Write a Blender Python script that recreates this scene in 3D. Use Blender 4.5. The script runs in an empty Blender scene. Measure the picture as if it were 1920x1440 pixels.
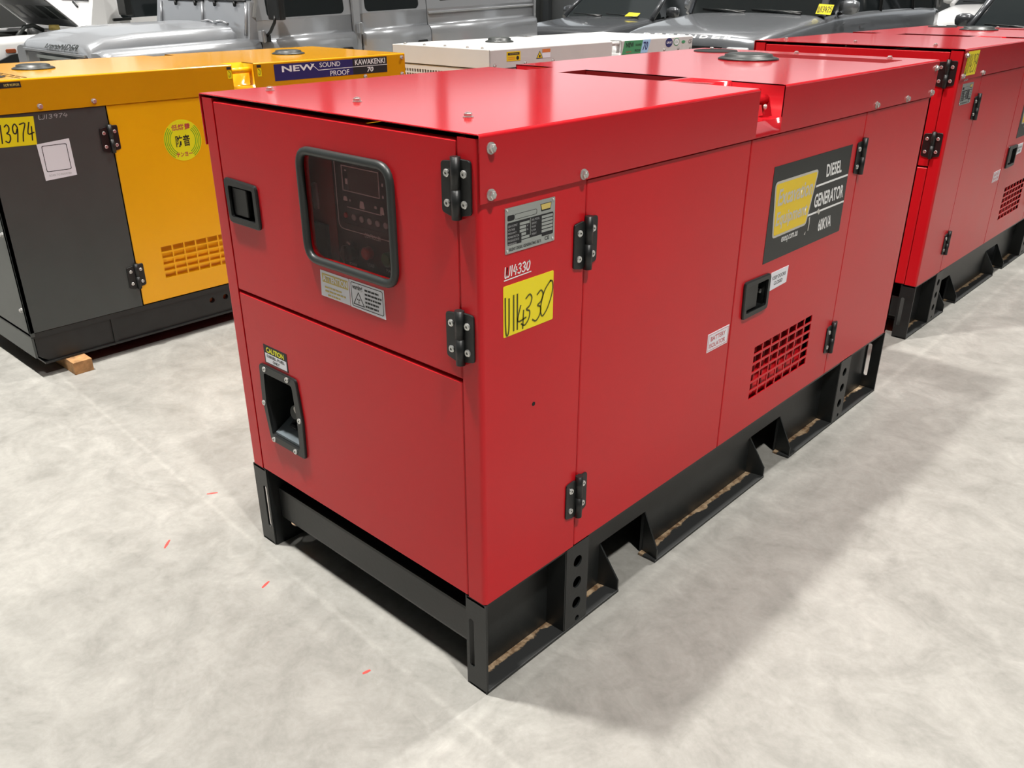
import bpy, bmesh, math, random
from math import sin, cos, pi, radians, sqrt
from mathutils import Vector, Matrix
from mathutils.geometry import tessellate_polygon

random.seed(7)
scene = bpy.context.scene
COL = scene.collection

# ------------------------------------------------------------------ camera
CAM_POS = Vector((1.08526, -1.08404, 1.52060))
CAM_YAW, CAM_PITCH, CAM_F = 0.747274, 0.433593, 1608.97      # focal length in pixels of 1920
cam_d = bpy.data.cameras.new('camera')
cam_d.sensor_fit = 'HORIZONTAL'
cam_d.sensor_width = 36.0
cam_d.lens = 36.0 * CAM_F / 1920.0
cam_d.clip_start, cam_d.clip_end = 0.05, 200
cam = bpy.data.objects.new('camera', cam_d)
COL.objects.link(cam)
cam.location = CAM_POS
cam.rotation_euler = (pi / 2 - CAM_PITCH, 0, CAM_YAW)
scene.camera = cam

# ------------------------------------------------------------------ world, exposure
world = bpy.data.worlds.new('World')
scene.world = world
world.use_nodes = True
bg = world.node_tree.nodes['Background']
bg.inputs['Color'].default_value = (0.86, 0.92, 1.0, 1)
bg.inputs['Strength'].default_value = 1.0
vs = scene.view_settings
vs.view_transform = 'Standard'
vs.look = 'None'
vs.gamma = 1.0
vs.use_curve_mapping = False
vs.exposure = 0.22
scene.cycles.max_bounces = 8
scene.cycles.caustics_reflective = False
scene.cycles.caustics_refractive = False

# the hall's high-bay lamps hang in staggered rows; the three nearest were located from the shadows on the floor
LAMP_Z = 10.1
LAMP_W = 420.0
LAMPS = [(-2.6, -1.13), (4.3, -0.95), (-9.5, -1.1), (0.35, 6.2), (-6.6, 6.2), (-13.5, 6.2), (-2.6, 13.5), (-9.5, 13.5)]
SKYLIGHT = 0.15
WALL_GLOW = 0.55
CEIL_Z = 11.2

# ------------------------------------------------------------------ helpers: materials
def lin(c):
    c = c / 255.0
    return c / 12.92 if c <= 0.04045 else ((c + 0.055) / 1.055) ** 2.4
def rgb(r, g, b):
    return (lin(r), lin(g), lin(b), 1.0)
MATS = {}
def mat(name, col, rough=0.5, metal=0.0, spec=0.5, var=0.0, scale=8.0, bump=0.0, bscale=120.0, coat=0.0, emit=0.0, rvar=0.0):
    if name in MATS:
        return MATS[name]
    m = bpy.data.materials.new(name)
    m.use_nodes = True
    nt = m.node_tree
    b = nt.nodes['Principled BSDF']
    b.inputs['Base Color'].default_value = col
    b.inputs['Roughness'].default_value = rough
    b.inputs['Metallic'].default_value = metal
    b.inputs['Specular IOR Level'].default_value = spec
    b.inputs['Coat Weight'].default_value = coat
    b.inputs['Coat Roughness'].default_value = 0.06
    tc = nt.nodes.new('ShaderNodeTexCoord')
    if var > 0 or rvar > 0:
        n = nt.nodes.new('ShaderNodeTexNoise')
        n.inputs['Scale'].default_value = scale
        n.inputs['Detail'].default_value = 5
        nt.links.new(tc.outputs['Object'], n.inputs['Vector'])
        if var > 0:
            r = nt.nodes.new('ShaderNodeValToRGB')
            r.color_ramp.elements[0].position = 0.3
            r.color_ramp.elements[1].position = 0.7
            r.color_ramp.elements[0].color = tuple(c * (1 - var) for c in col[:3]) + (1,)
            r.color_ramp.elements[1].color = tuple(min(1, c * (1 + var)) for c in col[:3]) + (1,)
            nt.links.new(n.outputs['Fac'], r.inputs['Fac'])
            nt.links.new(r.outputs['Color'], b.inputs['Base Color'])
        if rvar > 0:
            mr = nt.nodes.new('ShaderNodeMapRange')
            mr.inputs['To Min'].default_value = max(0.02, rough - rvar)
            mr.inputs['To Max'].default_value = rough + rvar
            nt.links.new(n.outputs['Fac'], mr.inputs['Value'])
            nt.links.new(mr.outputs['Result'], b.inputs['Roughness'])
    if bump > 0:
        n2 = nt.nodes.new('ShaderNodeTexNoise')
        n2.inputs['Scale'].default_value = bscale
        n2.inputs['Detail'].default_value = 3
        nt.links.new(tc.outputs['Object'], n2.inputs['Vector'])
        bp = nt.nodes.new('ShaderNodeBump')
        bp.inputs['Strength'].default_value = bump
        bp.inputs['Distance'].default_value = 0.002
        nt.links.new(n2.outputs['Fac'], bp.inputs['Height'])
        nt.links.new(bp.outputs['Normal'], b.inputs['Normal'])
    if emit > 0:
        b.inputs['Emission Color'].default_value = col
        b.inputs['Emission Strength'].default_value = emit
    MATS[name] = m
    return m

def glass_mat(name, tint, gloss=0.1, rough=0.02):
    if name in MATS:
        return MATS[name]
    m = bpy.data.materials.new(name)
    m.use_nodes = True
    nt = m.node_tree
    nt.nodes.clear()
    out = nt.nodes.new('ShaderNodeOutputMaterial')
    t = nt.nodes.new('ShaderNodeBsdfTransparent'); t.inputs['Color'].default_value = tint
    g = nt.nodes.new('ShaderNodeBsdfGlossy'); g.inputs['Roughness'].default_value = rough
    mx = nt.nodes.new('ShaderNodeMixShader'); mx.inputs['Fac'].default_value = gloss
    nt.links.new(t.outputs[0], mx.inputs[1]); nt.links.new(g.outputs[0], mx.inputs[2])
    nt.links.new(mx.outputs[0], out.inputs['Surface'])
    MATS[name] = m
    return m

M = {}
M['red'] = mat('red_paint', (0.55, 0.0085, 0.0150, 1), rough=0.31, spec=0.33, var=0.04, scale=3.0, bump=0.06, bscale=260, rvar=0.05)
M['redroof'] = mat('red_roof_paint', (0.48, 0.0100, 0.0165, 1), rough=0.13, spec=0.5, var=0.03, scale=3.0)
M['reddark'] = mat('red_inner_paint', (0.20, 0.006, 0.008, 1), rough=0.5)  # also stands in for shade in the roof slot and the vent
M['black'] = mat('black_paint', (0.011, 0.0125, 0.0125, 1), rough=0.40, var=0.2, scale=14, bump=0.1)
M['blackplastic'] = mat('black_plastic', (0.0075, 0.0085, 0.0085, 1), rough=0.42, bump=0.08, bscale=300)
M['rubber'] = mat('dark_rubber', (0.024, 0.028, 0.027, 1), rough=0.42)
M['dark'] = mat('dark_interior', (0.006, 0.006, 0.006, 1), rough=0.9)
M['steel'] = mat('zinc_bolt', (0.62, 0.62, 0.60, 1), rough=0.25, metal=0.7)
M['alu'] = mat('aluminium_plate', (0.46, 0.49, 0.48, 1), rough=0.38, metal=0.75)
M['white'] = mat('white_vinyl', (0.80, 0.80, 0.86, 1), rough=0.5)
M['yellowtag'] = mat('yellow_sticker', (0.88, 0.72, 0.006, 1), rough=0.45)
M['ink'] = mat('black_ink', (0.010, 0.010, 0.012, 1), rough=0.6)
M['marker'] = mat('faded_marker', (0.085, 0.080, 0.006, 1), rough=0.6)
M['whiteink'] = mat('white_ink', (0.82, 0.82, 0.82, 1), rough=0.6)
M['greyink'] = mat('grey_print', (0.45, 0.45, 0.46, 1), rough=0.6)
M['charcoal'] = mat('charcoal_vinyl', (0.012, 0.014, 0.014, 1), rough=0.45)
M['logoyellow'] = mat('logo_yellow', (0.80, 0.56, 0.012, 1), rough=0.45)
M['logogrey'] = mat('logo_grey', (0.52, 0.50, 0.46, 1), rough=0.5)
M['paleyellow'] = mat('faded_yellow', (0.62, 0.47, 0.13, 1), rough=0.5)
M['redink'] = mat('red_print', (0.52, 0.05, 0.06, 1), rough=0.6)
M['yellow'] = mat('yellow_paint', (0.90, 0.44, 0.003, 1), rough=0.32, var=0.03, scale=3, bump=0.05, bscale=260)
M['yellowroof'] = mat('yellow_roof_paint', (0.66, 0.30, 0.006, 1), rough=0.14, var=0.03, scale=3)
M['greypanel'] = mat('grey_paint', (0.056, 0.066, 0.064, 1), rough=0.38, var=0.05, bump=0.06, bscale=260)
M['whitepaint'] = mat('white_paint', (0.60, 0.595, 0.585, 1), rough=0.35, var=0.02)
M['timber'] = mat('raw_timber', (0.36, 0.19, 0.075, 1), rough=0.8, var=0.35, scale=30, bump=0.4)
M['navy'] = mat('navy_vinyl', (0.020, 0.022, 0.13, 1), rough=0.4)
M['green'] = mat('green_vinyl', (0.060, 0.30, 0.13, 1), rough=0.45)
M['lightblue'] = mat('light_blue_vinyl', (0.36, 0.60, 0.86, 1), rough=0.45)
M['orange'] = mat('orange_print', (0.70, 0.20, 0.05, 1), rough=0.5)
M['limey'] = mat('lime_yellow', (0.84, 0.80, 0.010, 1), rough=0.45)
M['limegreen'] = mat('ring_green', (0.16, 0.42, 0.010, 1), rough=0.5)
M['silver'] = mat('silver_car_paint', (0.40, 0.415, 0.44, 1), rough=0.28, metal=0.4, coat=0.5)
M['gunmetal'] = mat('grey_car_paint', (0.20, 0.21, 0.225, 1), rough=0.26, metal=0.55, coat=0.6)
M['slate'] = mat('slate_car_paint', (0.085, 0.090, 0.098, 1), rough=0.25, metal=0.5, coat=0.6)
M['carwhite'] = mat('white_car_paint', (0.80, 0.80, 0.80, 1), rough=0.28, coat=0.5)
M['carglass'] = mat('dark_car_glass', (0.012, 0.015, 0.016, 1), rough=0.05, spec=0.7)
M['tyre'] = mat('tyre_rubber', (0.012, 0.012, 0.012, 1), rough=0.8)
M['lens'] = mat('lamp_lens', (0.75, 0.78, 0.80, 1), rough=0.1, spec=0.7)
M['amber'] = mat('amber_lens', (0.30, 0.065, 0.015, 1), rough=0.25)
M['mirrorglass'] = glass_mat('panel_window_glass', (0.80, 0.68, 0.68, 1), 0.025, 0.03)
M['panel'] = mat('control_panel_print', (0.020, 0.008, 0.009, 1), rough=0.45)
M['lcd'] = mat('lcd_glass', (0.045, 0.020, 0.014, 1), rough=0.2)
M['btnred'] = mat('button_red', (0.42, 0.012, 0.014, 1), rough=0.35)
M['btngreen'] = mat('button_green', (0.012, 0.20, 0.045, 1), rough=0.35)
M['btnwhite'] = mat('button_grey', (0.42, 0.42, 0.42, 1), rough=0.4)
M['floorred'] = mat('red_floor_paint', (0.58, 0.05, 0.04, 1), rough=0.7)
M['bluegrey'] = mat('blue_grey_tray', (0.12, 0.145, 0.16, 1), rough=0.35)
M['brownish'] = mat('copper_disc', (0.42, 0.20, 0.07, 1), rough=0.6)

# base rails with dust and rust lying on the ledges
def rust_mat():
    m = bpy.data.materials.new('dusty_black_steel'); m.use_nodes = True
    nt = m.node_tree; b = nt.nodes['Principled BSDF']
    tc = nt.nodes.new('ShaderNodeTexCoord')
    sx = nt.nodes.new('ShaderNodeSeparateXYZ'); nt.links.new(tc.outputs['Object'], sx.inputs[0])
    n = nt.nodes.new('ShaderNodeTexNoise'); n.inputs['Scale'].default_value = 9; n.inputs['Detail'].default_value = 8; n.inputs['Roughness'].default_value = 0.7
    nt.links.new(tc.outputs['Object'], n.inputs['Vector'])
    # dust lies in the inner half of the ledge (x near the web)
    mr = nt.nodes.new('ShaderNodeMapRange'); mr.inputs['From Min'].default_value = -0.016; mr.inputs['From Max'].default_value = -0.056
    nt.links.new(sx.outputs['X'], mr.inputs['Value'])
    ad = nt.nodes.new('ShaderNodeMath'); ad.operation = 'MULTIPLY_ADD'; ad.inputs[1].default_value = 0.62
    nt.links.new(mr.outputs['Result'], ad.inputs[0]); nt.links.new(n.outputs['Fac'], ad.inputs[2])
    st = nt.nodes.new('ShaderNodeMapRange'); st.inputs['From Min'].default_value = 0.90; st.inputs['From Max'].default_value = 0.95
    nt.links.new(ad.outputs[0], st.inputs['Value'])
    n2 = nt.nodes.new('ShaderNodeTexNoise'); n2.inputs['Scale'].default_value = 60; nt.links.new(tc.outputs['Object'], n2.inputs['Vector'])
    r2 = nt.nodes.new('ShaderNodeValToRGB'); r2.color_ramp.elements[0].color = (0.12, 0.065, 0.03, 1); r2.color_ramp.elements[1].color = (0.40, 0.29, 0.18, 1)
    r2.color_ramp.elements[0].position = 0.35; r2.color_ramp.elements[1].position = 0.65
    nt.links.new(n2.outputs['Fac'], r2.inputs['Fac'])
    mx = nt.nodes.new('ShaderNodeMix'); mx.data_type = 'RGBA'; mx.inputs[6].default_value = (0.018, 0.019, 0.019, 1)
    nt.links.new(st.outputs['Result'], mx.inputs[0]); nt.links.new(r2.outputs['Color'], mx.inputs[7])
    nt.links.new(mx.outputs[2], b.inputs['Base Color']); b.inputs['Roughness'].default_value = 0.55
    return m
M['ledge'] = rust_mat()

# concrete floor
def floor_mat():
    m = bpy.data.materials.new('polished_concrete'); m.use_nodes = True
    nt = m.node_tree; b = nt.nodes['Principled BSDF']; L = nt.links
    tc = nt.nodes.new('ShaderNodeTexCoord')
    def noise(scale, detail, rough=0.55, dist=0.0):
        n = nt.nodes.new('ShaderNodeTexNoise'); n.inputs['Scale'].default_value = scale; n.inputs['Detail'].default_value = detail
        n.inputs['Roughness'].default_value = rough; n.inputs['Distortion'].default_value = dist
        L.new(tc.outputs['Object'], n.inputs['Vector']); return n
    n1 = noise(3.4, 9, 0.68, 1.2); n2 = noise(11, 9, 0.72, 0.8); n3 = noise(70, 4, 0.6)
    r1 = nt.nodes.new('ShaderNodeValToRGB')
    r1.color_ramp.elements[0].position = 0.30; r1.color_ramp.elements[0].color = (0.166, 0.162, 0.147, 1)
    r1.color_ramp.elements[1].position = 0.68; r1.color_ramp.elements[1].color = (0.318, 0.311, 0.288, 1)
    mx1 = nt.nodes.new('ShaderNodeMath'); mx1.operation = 'MULTIPLY_ADD'; mx1.inputs[1].default_value = 0.45
    L.new(n2.outputs['Fac'], mx1.inputs[0])
    h = nt.nodes.new('ShaderNodeMath'); h.operation = 'MULTIPLY_ADD'; h.inputs[1].default_value = 0.55; h.inputs[2].default_value = 0.0
    L.new(n1.outputs['Fac'], h.inputs[0]); L.new(h.outputs[0], mx1.inputs[2])
    L.new(mx1.outputs[0], r1.inputs['Fac'])
    # fine speckle
    r3 = nt.nodes.new('ShaderNodeMapRange'); r3.inputs['From Min'].default_value = 0.3; r3.inputs['From Max'].default_value = 0.7
    r3.inputs['To Min'].default_value = 0.95; r3.inputs['To Max'].default_value = 1.05
    L.new(n3.outputs['Fac'], r3.inputs['Value'])
    # hairline cracks
    v = nt.nodes.new('ShaderNodeTexVoronoi'); v.feature = 'DISTANCE_TO_EDGE'; v.inputs['Scale'].default_value = 1.1
    wn = noise(3.0, 5); vm = nt.nodes.new('ShaderNodeVectorMath'); vm.operation = 'MULTIPLY_ADD'; vm.inputs[1].default_value = (0.35, 0.35, 0)
    L.new(wn.outputs['Color'], vm.inputs[0]); L.new(tc.outputs['Object'], vm.inputs[2]); L.new(vm.outputs[0], v.inputs['Vector'])
    cr = nt.nodes.new('ShaderNodeMapRange'); cr.inputs['From Min'].default_value = 0.0; cr.inputs['From Max'].default_value = 0.012
    cr.inputs['To Min'].default_value = 0.955; cr.inputs['To Max'].default_value = 1.0
    L.new(v.outputs['Distance'], cr.inputs['Value'])
    # pale scuffs where machines have been dragged: bands parallel to the rows of generators
    sp = nt.nodes.new('ShaderNodeSeparateXYZ'); L.new(tc.outputs['Object'], sp.inputs[0])
    def band(axis, centre, width, slope_axis, slope, amt):
        a = nt.nodes.new('ShaderNodeMath'); a.operation = 'MULTIPLY_ADD'; a.inputs[1].default_value = -slope; 
        L.new(sp.outputs[slope_axis], a.inputs[0]); L.new(sp.outputs[axis], a.inputs[2])
        s = nt.nodes.new('ShaderNodeMath'); s.operation = 'SUBTRACT'; s.inputs[1].default_value = centre; L.new(a.outputs[0], s.inputs[0])
        ab = nt.nodes.new('ShaderNodeMath'); ab.operation = 'ABSOLUTE'; L.new(s.outputs[0], ab.inputs[0])
        mr = nt.nodes.new('ShaderNodeMapRange'); mr.interpolation_type = 'SMOOTHSTEP'; mr.inputs['From Min'].default_value = width; mr.inputs['From Max'].default_value = 0
        mr.inputs['To Min'].default_value = 0; mr.inputs['To Max'].default_value = amt
        L.new(ab.outputs[0], mr.inputs['Value'])
        mu = nt.nodes.new('ShaderNodeMath'); mu.operation = 'MULTIPLY'; L.new(mr.outputs[0], mu.inputs[0]); L.new(n2.outputs['Fac'], mu.inputs[1])
        return mu
    bands = [band('Y', -0.093, 0.014, 'X', -0.06, 0.26), band('Y', -0.165, 0.03, 'X', -0.05, 0.14), band('X', 0.033, 0.022, 'Y', -0.012, 0.26), band('X', 0.09, 0.06, 'Y', 0.0, 0.16)]
    acc = bands[0]
    for k in bands[1:]:
        s = nt.nodes.new('ShaderNodeMath'); s.operation = 'ADD'; L.new(acc.outputs[0], s.inputs[0]); L.new(k.outputs[0], s.inputs[1]); acc = s
    one = nt.nodes.new('ShaderNodeMath'); one.operation = 'ADD'; one.inputs[1].default_value = 1.0; L.new(acc.outputs[0], one.inputs[0])
    m1 = nt.nodes.new('ShaderNodeMath'); m1.operation = 'MULTIPLY'; L.new(r3.outputs[0], m1.inputs[0]); L.new(cr.outputs[0], m1.inputs[1])
    m2 = nt.nodes.new('ShaderNodeMath'); m2.operation = 'MULTIPLY'; L.new(m1.outputs[0], m2.inputs[0]); L.new(one.outputs[0], m2.inputs[1])
    sc = nt.nodes.new('ShaderNodeVectorMath'); sc.operation = 'SCALE'; L.new(r1.outputs['Color'], sc.inputs[0]); L.new(m2.outputs[0], sc.inputs['Scale'])
    L.new(sc.outputs[0], b.inputs['Base Color'])
    rr = nt.nodes.new('ShaderNodeMapRange'); rr.inputs['To Min'].default_value = 0.38; rr.inputs['To Max'].default_value = 0.62
    L.new(n2.outputs['Fac'], rr.inputs['Value']); L.new(rr.outputs[0], b.inputs['Roughness'])
    b.inputs['Specular IOR Level'].default_value = 0.35
    return m
M['floor'] = floor_mat()
M['wall'] = mat('hall_wall', (0.50, 0.50, 0.49, 1), rough=0.7, var=0.03, scale=1.0)
M['ceil'] = mat('ceiling_sheet', (0.55, 0.55, 0.54, 1), rough=0.7)
M['beam'] = mat('roof_steel', (0.30, 0.31, 0.32, 1), rough=0.6)
M['skylight'] = mat('skylight_sheet', (0.95, 0.98, 1.0, 1), rough=0.6, emit=SKYLIGHT)
M['lampbody'] = mat('lamp_housing', (0.55, 0.55, 0.55, 1), rough=0.5)

# ------------------------------------------------------------------ helpers: geometry
def FR(a, b, t): return (a, -t, b)           # faces -y: a = x, b = z
def RT(a, b, t): return (t, a, b)            # faces +x: a = y, b = z
def TP(a, b, t): return (a, b, t)            # faces up: a = x, b = y
def off(pl, t0, da=0.0, db=0.0): return lambda a, b, t: pl(a + da, b + db, t + t0)

def rrect(a0, a1, b0, b1, r=0.0, n=4):
    if r <= 0: return [(a0, b0), (a1, b0), (a1, b1), (a0, b1)]
    p = []
    for cx, cy, s in ((a1 - r, b0 + r, -pi / 2), (a1 - r, b1 - r, 0), (a0 + r, b1 - r, pi / 2), (a0 + r, b0 + r, pi)):
        for i in range(n + 1):
            an = s + pi / 2 * i / n
            p.append((cx + r * cos(an), cy + r * sin(an)))
    return p
def ngon(cx, cy, r, n=24, ry=None):
    ry = r if ry is None else ry
    return [(cx + r * cos(2 * pi * i / n), cy + ry * sin(2 * pi * i / n)) for i in range(n)]
def rpoly(pts, r, n=4):
    out = []; N = len(pts)
    for i in range(N):
        p0, p1, p2 = Vector(pts[i - 1]), Vector(pts[i]), Vector(pts[(i + 1) % N])
        d0, d1 = (p0 - p1).normalized(), (p2 - p1).normalized()
        ang = d0.angle(d1); k = min(r / math.tan(ang / 2), 0.45 * (p0 - p1).length, 0.45 * (p2 - p1).length)
        a, c = p1 + d0 * k, p1 + d1 * k
        for j in range(n + 1):
            t = j / n
            q = a * (1 - t) ** 2 + p1 * 2 * t * (1 - t) + c * t ** 2
            out.append((q.x, q.y))
    return out
def inset(pts, c):
    N = len(pts); out = []
    area = sum(pts[i][0] * pts[(i + 1) % N][1] - pts[(i + 1) % N][0] * pts[i][1] for i in range(N))
    s = 1 if area > 0 else -1
    for i in range(N):
        p0, p1, p2 = Vector(pts[i - 1]), Vector(pts[i]), Vector(pts[(i + 1) % N])
        e0, e1 = (p1 - p0), (p2 - p1)
        if e0.length < 1e-9 or e1.length < 1e-9: out.append(tuple(p1)); continue
        n0 = Vector((-e0.y, e0.x)).normalized() * s; n1 = Vector((-e1.y, e1.x)).normalized() * s
        b = n0 + n1
        if b.length < 1e-6: b = n0
        b.normalize(); k = c / max(0.35, b.dot(n0))
        q = p1 + b * k; out.append((q.x, q.y))
    return out

class MB:
    def __init__(s): s.v = []; s.f = []; s.sm = []
    def add(s, vs, fs, smooth=False):
        o = len(s.v); s.v += [tuple(p) for p in vs]
        for f in fs: s.f.append(tuple(i + o for i in f)); s.sm.append(smooth)
        return s
    def box(s, x0, x1, y0, y1, z0, z1):
        return s.add([(x0, y0, z0), (x1, y0, z0), (x1, y1, z0), (x0, y1, z0), (x0, y0, z1), (x1, y0, z1), (x1, y1, z1), (x0, y1, z1)],
                     [(0, 3, 2, 1), (4, 5, 6, 7), (0, 1, 5, 4), (1, 2, 6, 5), (2, 3, 7, 6), (3, 0, 4, 7)])
    def hexa(s, p):      # 8 corners: bottom ring then top ring
        return s.add(p, [(0, 3, 2, 1), (4, 5, 6, 7), (0, 1, 5, 4), (1, 2, 6, 5), (2, 3, 7, 6), (3, 0, 4, 7)])
    def plate(s, outline, pl, t0, t1, holes=(), ch=0.0):
        front = inset(outline, ch) if ch > 0 else outline
        loops = [front] + [list(h) for h in holes]
        tris = tessellate_polygon([[Vector((p[0], p[1], 0)) for p in l] for l in loops])
        flat = [p for l in loops for p in l]
        s.add([pl(p[0], p[1], t1) for p in flat], tris)
        loops2 = [outline] + [list(h) for h in holes]
        flat2 = [p for l in loops2 for p in l]
        s.add([pl(p[0], p[1], t0) for p in flat2], [t[::-1] for t in tris])
        for li, l in enumerate(loops):
            N = len(l); big = N > 14
            if li == 0 and ch > 0:
                rings = [[pl(p[0], p[1], t0) for p in outline], [pl(p[0], p[1], t1 - ch) for p in outline], [pl(p[0], p[1], t1) for p in front]]
            else:
                q = loops2[li]; rings = [[pl(p[0], p[1], t0) for p in q], [pl(p[0], p[1], t1) for p in q]]
            vs = [p for r in rings for p in r]; fs = []
            for k in range(len(rings) - 1):
                for i in range(N):
                    j = (i + 1) % N
                    fs.append((k * N + i, k * N + j, (k + 1) * N + j, (k + 1) * N + i))
            s.add(vs, fs)
        return s
    def ring(s, outer, inner, pl, t0, t1):
        return s.plate(outer, pl, t0, t1, holes=[inner])
    def cyl(s, p0, p1, r0, r1=None, n=20, caps=True):
        r1 = r0 if r1 is None else r1
        p0, p1 = Vector(p0), Vector(p1); d = (p1 - p0).normalized()
        u = d.orthogonal().normalized(); w = d.cross(u)
        vs = []
        for p, r in ((p0, r0), (p1, r1)):
            for i in range(n):
                a = 2 * pi * i / n; vs.append(p + u * (r * cos(a)) + w * (r * sin(a)))
        s.add(vs, [(i, (i + 1) % n, n + (i + 1) % n, n + i) for i in range(n)], True)
        if caps:
            s.add(vs[:n], [tuple(reversed(range(n)))]); s.add(vs[n:], [tuple(range(n))])
        return s
    def tube(s, path, r, n=8, closed=False, caps=True):
        P = [Vector(p) for p in path]; N = len(P); vs = []; prev = None
        for i in range(N):
            if closed: t = (P[(i + 1) % N] - P[i - 1]).normalized()
            else: t = (P[min(i + 1, N - 1)] - P[max(i - 1, 0)]).normalized()
            u = t.orthogonal().normalized() if prev is None else (prev - t * prev.dot(t)).normalized()
            prev = u; w = t.cross(u)
            for k in range(n):
                a = 2 * pi * k / n; vs.append(P[i] + u * (r * cos(a)) + w * (r * sin(a)))
        fs = []
        for i in range(N if closed else N - 1):
            j = (i + 1) % N
            for k in range(n):
                l = (k + 1) % n; fs.append((i * n + k, i * n + l, j * n + l, j * n + k))
        s.add(vs, fs, True)
        if caps and not closed:
            s.add(vs[:n], [tuple(reversed(range(n)))]); s.add(vs[-n:], [tuple(range(n))])
        return s
    def lathe(s, prof, origin, axis='z', n=32, smooth=True):
        vs = []; o = Vector(origin)
        for (r, h) in prof:
            for i in range(n):
                a = 2 * pi * i / n; c, q = r * cos(a), r * sin(a)
                vs.append(o + Vector({'z': (c, q, h), 'x': (h, c, q), 'y': (c, h, q)}[axis]))
        fs = []
        for k in range(len(prof) - 1):
            for i in range(n):
                j = (i + 1) % n; fs.append((k * n + i, k * n + j, (k + 1) * n + j, (k + 1) * n + i))
        s.add(vs, fs, smooth)
        return s
    def loft(s, rings, closed=False, caps=True, smooth=True):
        n = len(rings[0]); vs = [p for r in rings for p in r]; fs = []
        m = n if closed else n - 1
        for k in range(len(rings) - 1):
            for i in range(m):
                j = (i + 1) % n; fs.append((k * n + i, k * n + j, (k + 1) * n + j, (k + 1) * n + i))
        s.add(vs, fs, smooth)
        if caps and closed:
            s.add(rings[0], [tuple(reversed(range(n)))]); s.add(rings[-1], [tuple(range(n))])
        return s
    def ribbon(s, pts, w, pl, t):
        P = [Vector(p) for p in pts]; N = len(P); L = []; R = []
        for i in range(N):
            d = (P[min(i + 1, N - 1)] - P[max(i - 1, 0)]); d = d.normalized() if d.length > 1e-9 else Vector((1, 0))
            q = Vector((-d.y, d.x)) * (w / 2); e = Vector((0, 0))
            if i == 0: e = -d * (w / 2)
            if i == N - 1: e = d * (w / 2)
            L.append(P[i] + q + e); R.append(P[i] - q + e)
        vs = [pl(p.x, p.y, t) for p in L + R]
        return s.add(vs, [(i, i + 1, N + i + 1, N + i) for i in range(N - 1)])
    def mesh(s, name, bevel=0.0, shade=None):
        me = bpy.data.meshes.new(name)
        me.from_pydata(s.v, [], s.f)
        bm = bmesh.new(); bm.from_mesh(me)
        for f, q in zip(bm.faces, s.sm): f.smooth = q
        bmesh.ops.remove_doubles(bm, verts=bm.verts, dist=1e-6)
        if bevel > 0:
            ed = [e for e in bm.edges if len(e.link_faces) == 2 and e.calc_face_angle(0) > 0.6]
            bmesh.ops.bevel(bm, geom=ed, offset=bevel, segments=2, affect='EDGES', profile=0.7)
        bmesh.ops.recalc_face_normals(bm, faces=bm.faces)
        bm.to_mesh(me); bm.free()
        return me
    def build(s, name, m, parent=None, bevel=0.0, sub=0, label=None):
        return obj(name, s.mesh(name, bevel), m, parent, sub, label)

def obj(name, me, m, parent=None, sub=0, label=None, loc=None):
    o = bpy.data.objects.new(name, me)
    COL.objects.link(o)
    if m is not None and not me.materials: me.materials.append(m)
    if parent is not None: o.parent = parent
    if loc is not None: o.location = loc
    if sub:
        md = o.modifiers.new('smooth', 'SUBSURF'); md.levels = sub; md.render_levels = sub
    if label: o['label'] = label
    return o
def weighted(o):
    md = o.modifiers.new('weighted', 'WEIGHTED_NORMAL'); md.weight = 100; return o
def thing(name, label, cat, loc=(0, 0, 0), rz=0.0, group=None):
    o = bpy.data.objects.new(name, None); COL.objects.link(o)
    o.location = loc; o.rotation_euler = (0, 0, rz); o.empty_display_size = 0.1
    return tag(o, label, cat, group)
def tag(o, label, cat, group=None):
    o['label'] = label; o['category'] = cat
    if group: o['group'] = group
    return o
def struct(o):
    o['kind'] = 'structure'; return o

def text(s, pl, t, a0, a1, b0, b1, m, parent, bold=0.0, shear=0.0, name='lettering', spacing=1.0):
    cu = bpy.data.curves.new('font', 'FONT'); cu.body = s; cu.resolution_u = 3; cu.offset = bold; cu.space_character = spacing
    to = bpy.data.objects.new('font', cu); COL.objects.link(to)
    dg = bpy.context.evaluated_depsgraph_get()
    me = bpy.data.meshes.new_from_object(to.evaluated_get(dg))
    bpy.data.objects.remove(to); bpy.data.curves.remove(cu)
    me.name = name; me.materials.clear()
    if not me.vertices: return None
    xs = [v.co.x for v in me.vertices]; ys = [v.co.y for v in me.vertices]
    X0, X1, Y0, Y1 = min(xs), max(xs), min(ys), max(ys)
    for v in me.vertices:
        u = (v.co.x - X0) / max(1e-6, X1 - X0); w = (v.co.y - Y0) / max(1e-6, Y1 - Y0)
        a = a0 + (a1 - a0) * u + shear * (b1 - b0) * (w - 0.5); b = b0 + (b1 - b0) * w
        v.co = pl(a, b, t)
    return obj(name, me, m, parent)

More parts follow.
